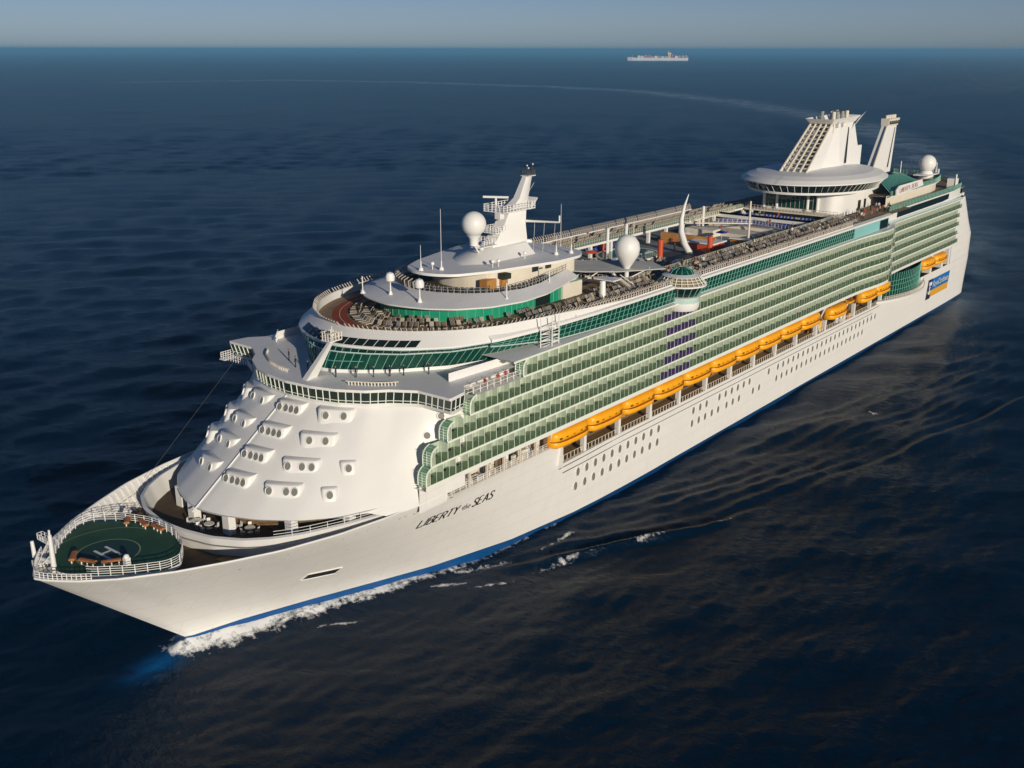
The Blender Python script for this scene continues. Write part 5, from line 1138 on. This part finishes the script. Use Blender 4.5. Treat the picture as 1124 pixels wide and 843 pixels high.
mains = ['person in dark clothes', 'person in a white top', 'person in a red top', 'person in khaki']
for i, p in enumerate(where):
    v = 0 if i < 9 else rr.randrange(4)
    o = thing('person', mains[v] + (' standing on the walkway below the green front windows' if i < 9 else ' at the rail beside the top balcony row' if i < 13 else ' standing among the loungers on the upper decks'), 'person', p,
              'people on the walkway above the bridge' if i < 9 else 'people at the side rail' if i < 13 else 'people on the sun decks')
    o.rotation_euler = (0, 0, PI + random.uniform(-1, 1))
    b = pm[v].build('body', o, True); h = hairm.build('hair', o, True)
# ------------------------------------------------------------------ gull low over the water
mb = MB(); mb.loft([[(x, r_ * math.cos(a), r_ * .9 * math.sin(a)) for a in np.linspace(0, 2 * PI, 9)[:-1]] for x, r_ in ((-.5, .02), (-.35, .09), (0, .13), (.3, .08), (.42, .1), (.52, .06), (.6, .015))], 'bird_white', True, True, True)
for sg in (-1, 1): mb.loft([[(.18, sg * .08, .06), (.2, sg * .55, .3), (-.02, sg * 1.15, .18)], [(-.2, sg * .08, .04), (-.12, sg * .55, .27), (-.14, sg * 1.2, .17)]], 'bird_white', False)
mb.add([(-.45, -.05, 0), (-.8, -.16, .02), (-.8, .16, .02), (-.45, .05, 0)], [(0, 1, 2, 3)], 'bird_white')
g = mb.build('seagull', loc=(178.5, -41.9, 1.6)); g.rotation_euler = (.25, 0, .6); tag(g, 'white gull gliding low over the dark water beside the ship', 'gull')

# thin exhaust smoke drifting aft
m = bpy.data.materials.new('exhaust_smoke'); m.use_nodes = True; t = m.node_tree; t.nodes.clear(); o_ = t.nodes.new('ShaderNodeOutputMaterial'); v_ = t.nodes.new('ShaderNodeVolumePrincipled'); v_.inputs['Color'].default_value = (.55, .5, .45, 1); v_.inputs['Density'].default_value = .0011; t.links.new(v_.outputs[0], o_.inputs['Volume']); MATS['exhaust_smoke'] = m
mb = MB()
for k in range(22):
    u_ = k / 21; rad = 3.5 + 17 * u_; c = (252 + 250 * u_ ** 1.15, -2 + 10 * math.sin(k * 1.7) * u_ - 6 * u_, 68 + 13 * u_ ** .7 + 2.5 * math.sin(k * 2.3))
    mb.lathe(c, [(rad * 1.5 * math.sin(PI * i / 10) + 1e-4, -rad * .62 * math.cos(PI * i / 10)) for i in range(11)], 'exhaust_smoke', 18, 1.5, .8)
sm = mb.build('smoke', kind='stuff'); sm['label'] = 'faint brown exhaust smoke trailing from the white funnel'; sm['category'] = 'smoke'
# ------------------------------------------------------------------ container ship on the horizon
fs0 = thing('container_ship', 'distant pale container ship with a tan bridge tower on the horizon', 'container ship', (7354, 4289, 0)); fs0.rotation_euler = (0, 0, math.atan2(-338, 360))
b = MB(); HL = 235
def fsec(x, w_, z1): return [(x, -w_, z1), (x, -w_ * .9, 0), (x, w_ * .9, 0), (x, w_, z1)]
b.loft([fsec(-HL - 8, 2, 27), fsec(-HL + 25, 20, 24), fsec(-HL + 60, 27, 21), fsec(HL - 30, 27, 20), fsec(HL, 22, 21)], 'far_hull', True, True, True); b.build('hull', fs0)
b = MB(); b.span(70, 96, -24, 24, 20, 58, 'far_tan'); b.span(68, 98, -27, 27, 50, 55, 'bird_white'); b.span(78, 86, -4, 4, 58, 70, 'far_tan'); b.build('bridge_tower', fs0)
b = MB(); b.span(108, 122, -8, 8, 20, 48, 'far_red'); b.build('funnel', fs0)
for i, x in enumerate(np.arange(-170, 225, 27)):
    if 50 < x < 125: continue
    b = MB(); h = random.choice((8, 13, 16, 11)); b.span(x, x + 24, -25, 25, 21, 21 + h, random.choice(['far_tan', 'cream', 'far_red', 'grey', 'far_hull'])); b.span(x + 3, x + 16, -24, 20, 21 + h, 25 + h, random.choice(['cream', 'far_hull', 'far_tan'])); b.build('container_stack', fs0)
for x in (-205, -60): b = MB(); b.tube((x, 0, 20), (x, 0, 44), 1.4, 'cream', 6); b.build('mast', fs0)

# ------------------------------------------------------------------ the sea
def sea():
    # rays of a polar grid centred under the camera: fine where the picture looks, coarse elsewhere
    yaw = YAW
    th = np.unique(np.r_[np.linspace(-math.pi, -R(40), 60), np.linspace(-R(40), R(40), 1100), np.linspace(R(40), math.pi, 60)])
    dep = np.r_[np.linspace(R(86), R(42), 24)[:-1], np.linspace(R(42), R(6), 560)[:-1], np.linspace(R(6), R(.7), 260)[:-1], np.geomspace(R(.7), R(0.08), 40)]
    r = 82.34 / np.tan(dep); r = np.r_[0.5, r]
    T, Q = np.meshgrid(th + yaw, r, indexing='xy'); X = CAM.x + Q * np.cos(T); Y = CAM.y + Q * np.sin(T)
    sp = np.gradient(r)[:, None] * np.ones_like(X)                      # radial spacing, limits the waves drawn
    Zs = np.zeros_like(X)
    wd = R(62)
    for k in range(64):
        lam = 2.2 * (34 / 2.2) ** rng.random(); d = wd + rng.normal(0, .55); a = .0045 * lam ** .95 * rng.uniform(.6, 1.3); ph = rng.uniform(0, 6.28)
        kx, ky = math.cos(d) * 2 * PI / lam, math.sin(d) * 2 * PI / lam
        Zs += a * np.clip(lam / (sp * 3.5) - .6, 0, 1) * np.sin(kx * X + ky * Y + ph)
    for k in range(26):
        lam = 55 * (420 / 55) ** rng.random(); d = wd + rng.normal(0, .45); a = .0007 * lam * rng.uniform(.5, 1.2); ph = rng.uniform(0, 6.28)
        Zs += a * np.clip(lam / (sp * 3.0) - .6, 0, 1) * np.clip((Q - 500) / 600, 0, 1) * np.sin(math.cos(d) * 2 * PI / lam * X + math.sin(d) * 2 * PI / lam * Y + ph)
    # hull waterline distance on the port side
    xs = np.linspace(20, 330, 400); hw = np.array([Bx(x, 0.0) for x in xs]); HW = np.interp(X, xs, hw, left=0, right=0)
    dist = np.where((X > 20) & (X < 330), np.abs(Y) - HW, 999.0)
    dstem = np.hypot(X - 19.2, Y)
    dist = np.minimum(dist, dstem)
    # diverging wake: crests running away from the bow
    xs1 = [20, 40, 55.9, 64.3, 72.4, 80.6, 94.3, 107.5, 132.9, 165.8, 191.5, 214, 300, 420]
    ys1 = [3, 9, 14.4, 18.9, 24, 27.7, 35.9, 41.5, 48.3, 55.2, 61.2, 65.5, 82, 104]
    Yr = np.interp(X, xs1, ys1); inner = Yr - np.abs(Y)
    env = np.clip((X - 45) / 30, 0, 1) * np.exp(-np.maximum(X - 90, 0) / 190)
    mod = .65 + .35 * np.sin(X * .11 + Y * .05) + .3 * np.sin(X * .037 - Y * .09 + 1.3)
    K = 1.0 * np.exp(-(inner / 1.2) ** 2) * mod + sum(.62 * np.exp(-((inner - c) / 1.1) ** 2) * (.4 + .6 * np.sin(X * .05 + c) ** 2) for c in (4.2, 7.6, 11, 14.6, 18.4, 22.6, 27)) - .3 * np.exp(-((inner - 2.2) / 1.2) ** 2)
    near_h = np.clip((np.abs(Y) - HW) / 4, 0, 1)
    Zs += K * env * near_h * np.clip(8 / (sp * 3.5) - .6, 0, 1)
    # short transverse ripples between the wake and the side
    rip = np.where((inner > 0) & (X > 80), 1, 0) * np.clip(inner / 8, 0, 1)
    Zs += .07 * rip * env * (np.sin(1.15 * (X * .5 + np.abs(Y) * .87) + .6 * np.sin(X * .2)) + np.sin(.8 * (X * .62 + np.abs(Y) * .78) + 2)) * np.clip(5 / (sp * 3) - .6, 0, 1)
    # bow wave
    bwv = np.exp(-np.maximum(dist, 0) / 2.2) * np.where(X < 20, np.exp(-((X - 20) / 4) ** 2), np.exp(-(X - 20) / 22)); Zs += 1.5 * bwv
    # foam: sheet along the bow, crest flecks, and the spray at the stem
    wfo = np.interp(X, [14, 18, 24, 32, 45, 60, 75, 95, 330], [0, 3.2, 3.8, 3.4, 2.5, 1.7, 1.1, .5, .25])
    ffo = np.interp(X, [14, 17, 22, 40, 60, 80, 110, 330], [.0, 1.0, 1.0, .95, .75, .5, .22, .12])
    dd = np.where(X < 20, np.maximum(np.hypot((X - 19.5) * .9, Y) - .3, 0), np.maximum(dist, 0))
    foam = ffo * np.clip(1.4 - dd / np.maximum(wfo, .1), 0, .92)
    strk = lambda x0, y0, x1, y1, w_: np.exp(-((np.abs((X - x0) * (y1 - y0) - (-Y - y0) * (x1 - x0)) / math.hypot(x1 - x0, y1 - y0)) / w_) ** 2) * np.clip(1.3 - np.abs(((X - x0) * (x1 - x0) + (-Y - y0) * (y1 - y0)) / ((x1 - x0) ** 2 + (y1 - y0) ** 2) - .5) * 2, 0, .8)
    for s_ in ((34, 9.4, 42.5, 15.2, .55), (60, 14.6, 72, 21, .8), (55, 15.5, 60, 20, .7), (69, 25, 81, 28.2, .8), (88, 32.8, 95, 36, .7), (104, 40, 110, 42.2, .4), (58, 21, 66, 25, .5), (75, 21.6, 86, 22.5, .5)): foam = np.maximum(foam, strk(*s_) * .85)
    foam = np.maximum(foam, .32 * np.exp(-((inner - .4) / 1.0) ** 2) * env * (mod > 1.0))
    foam = np.where(Y > HW + .5, foam * .9, foam)
    # the ship's own long wake curving back to the horizon
    W = np.array([(320, 0), (420, 18), (560, 60), (720, 116), (888, 178), (1132, 318), (1323, 463), (1605, 728), (1886, 1081), (1988, 1391), (2030, 1873), (1930, 2270), (1560, 2400)], float)
    wake = np.zeros_like(X); m_ = (Q > 330) & (Q < 3600); px, py = X[m_], Y[m_]; best = np.full(px.shape, 1e9); al = np.zeros(px.shape); tot = 0
    for (x0, y0), (x1, y1) in zip(W, W[1:]):
        L2 = (x1 - x0) ** 2 + (y1 - y0) ** 2; t = np.clip(((px - x0) * (x1 - x0) + (py - y0) * (y1 - y0)) / L2, 0, 1); d = np.hypot(px - x0 - t * (x1 - x0), py - y0 - t * (y1 - y0)); s_ = tot + t * math.sqrt(L2); al = np.where(d < best, s_, al); best = np.minimum(best, d); tot += math.sqrt(L2)
    wake[m_] = np.exp(-(best / np.interp(al, [0, 400, 1500, 3500], [24, 28, 38, 60])) ** 2) * np.interp(al, [0, 300, 1200, 2500, tot], [1, .85, .85, .85, .6])
    bulb = np.exp(-(((X - 14.5) / 4.0) ** 2 + ((Y + .6) / 2.3) ** 2))  # blue glow of the unmodelled underwater bulb, painted into the sea colour
    nr, nth = X.shape
    co = np.stack([X, Y, Zs], -1).reshape(-1, 3).astype(np.float32)
    a = np.arange(nr - 1)[:, None] * nth + np.arange(nth - 1)[None, :]; quads = np.stack([a, a + nth, a + 1 + nth, a + 1], -1).reshape(-1, 4)
    me = bpy.data.meshes.new('sea'); me.vertices.add(len(co)); me.vertices.foreach_set('co', co.ravel()); nf = len(quads)
    me.loops.add(nf * 4); me.loops.foreach_set('vertex_index', quads.ravel().astype(np.int32)); me.polygons.add(nf); me.polygons.foreach_set('loop_start', np.arange(0, nf * 4, 4, dtype=np.int32))
    me.polygons.foreach_set('use_smooth', np.ones(nf, bool)); me.update(calc_edges=True)
    for nm, arr in (('foam', foam), ('wake', wake), ('bulb_glow', bulb)):
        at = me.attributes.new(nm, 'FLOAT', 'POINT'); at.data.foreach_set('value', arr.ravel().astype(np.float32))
    m = bpy.data.materials.new('sea_water'); m.use_nodes = True; t = m.node_tree; t.nodes.clear(); N = t.nodes.new; Lk = t.links.new
    out = N('ShaderNodeOutputMaterial'); tc = N('ShaderNodeTexCoord')
    def noise(scale, det, rough, mp=None):
        n = N('ShaderNodeTexNoise'); n.inputs['Scale'].default_value = scale; n.inputs['Detail'].default_value = det; n.inputs['Roughness'].default_value = rough
        g = N('ShaderNodeMapping'); g.inputs['Rotation'].default_value = (0, 0, -R(62)); g.inputs['Scale'].default_value = mp or (1, 1, 1); Lk(tc.outputs['Object'], g.inputs[0]); Lk(g.outputs[0], n.inputs[0]); return n.outputs[0]
    def math_(op, a, b):
        n = N('ShaderNodeMath'); n.operation = op
        for i, v in enumerate((a, b)):
            if isinstance(v, (int, float)): n.inputs[i].default_value = v
            else: Lk(v, n.inputs[i])
        return n.outputs[0]
    h1 = noise(.7, 5, .65, (1, .55, 1)); h2 = noise(.055, 4, .6, (1, .45, 1)); h3 = noise(.012, 3, .55, (1, .4, 1))
    hs = math_('ADD', math_('MULTIPLY', h1, 1.3), math_('ADD', math_('MULTIPLY', h2, 1.1), math_('MULTIPLY', h3, 3.0)))
    bp = N('ShaderNodeBump'); bp.inputs['Strength'].default_value = 1.0; bp.inputs['Distance'].default_value = .5; Lk(hs, bp.inputs['Height'])
    att = lambda nm: [setattr(n := N('ShaderNodeAttribute'), 'attribute_name', nm), n.outputs['Fac']][1]
    fo, wa, glow = att('foam'), att('wake'), att('bulb_glow')
    base = N('ShaderNodeMix'); base.data_type = 'RGBA'; base.inputs[6].default_value = (.0003, .0080, .0240, 1); base.inputs[7].default_value = (.34, .42, .46, 1)
    pat = N('ShaderNodeMapRange'); pat.inputs[1].default_value = .3; pat.inputs[2].default_value = .7; Lk(noise(.03, 4, .65), pat.inputs[0])
    Lk(math_('MULTIPLY', wa, pat.outputs[0]), base.inputs[0])
    b2 = N('ShaderNodeMix'); b2.data_type = 'RGBA'; Lk(base.outputs[2], b2.inputs[6]); b2.inputs[7].default_value = (.004, .10, .30, 1); Lk(math_('MULTIPLY', glow, .95), b2.inputs[0])  # mixes the painted bulb glow into the water colour
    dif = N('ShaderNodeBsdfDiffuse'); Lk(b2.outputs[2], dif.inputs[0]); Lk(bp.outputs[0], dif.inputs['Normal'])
    gl = N('ShaderNodeBsdfGlossy'); gl.inputs['Roughness'].default_value = .13; Lk(bp.outputs[0], gl.inputs['Normal'])
    fr = N('ShaderNodeFresnel'); fr.inputs[0].default_value = 1.33; bp2 = N('ShaderNodeBump'); bp2.inputs['Strength'].default_value = .3; bp2.inputs['Distance'].default_value = .5; Lk(hs, bp2.inputs['Height']); Lk(bp2.outputs[0], fr.inputs['Normal'])
    ms = N('ShaderNodeMixShader'); Lk(math_('MINIMUM', math_('MULTIPLY', fr.outputs[0], .88), .34), ms.inputs[0]); Lk(dif.outputs[0], ms.inputs[1]); Lk(gl.outputs[0], ms.inputs[2])
    fn = noise(.9, 6, .72); fn2 = noise(.22, 3, .6)
    ft = math_('ADD', fo, math_('ADD', math_('MULTIPLY', math_('SUBTRACT', fn, .5), 2.2), math_('MULTIPLY', math_('SUBTRACT', fn2, .5), .9)))
    fm = N('ShaderNodeMapRange'); fm.inputs[1].default_value = .48; fm.inputs[2].default_value = .95; Lk(ft, fm.inputs[0])
    gate = N('ShaderNodeMapRange'); gate.inputs[1].default_value = .04; gate.inputs[2].default_value = .3; Lk(fo, gate.inputs[0])
    wh = N('ShaderNodeBsdfDiffuse'); wh.inputs[0].default_value = (.78, .79, .80, 1)
    mf = N('ShaderNodeMixShader'); Lk(math_('MULTIPLY', fm.outputs[0], gate.outputs[0]), mf.inputs[0]); Lk(ms.outputs[0], mf.inputs[1]); Lk(wh.outputs[0], mf.inputs[2])
    Lk(mf.outputs[0], out.inputs[0]); me.materials.append(m)
    o = bpy.data.objects.new('sea', me); sc.collection.objects.link(o); o['kind'] = 'structure'
sea()

# ------------------------------------------------------------------ sea air: far water and the horizon ship fade to blue
mb = MB(); mb.span(-61000, 61000, -61000, 61000, -5, 96, 'white'); hz = mb.build('haze', kind='stuff')
m = bpy.data.materials.new('haze_air'); m.use_nodes = True; t = m.node_tree; t.nodes.clear(); o_ = t.nodes.new('ShaderNodeOutputMaterial'); v_ = t.nodes.new('ShaderNodeVolumePrincipled')
v_.inputs['Color'].default_value = (.22, .55, .88, 1); v_.inputs['Density'].default_value = 1.05e-4; v_.inputs['Anisotropy'].default_value = 0.0; t.links.new(v_.outputs[0], o_.inputs['Volume'])
m.cycles.homogeneous_volume = True; hz.data.materials.clear(); hz.data.materials.append(m)
hz['label'] = 'thin blue sea haze'; hz['category'] = 'haze'
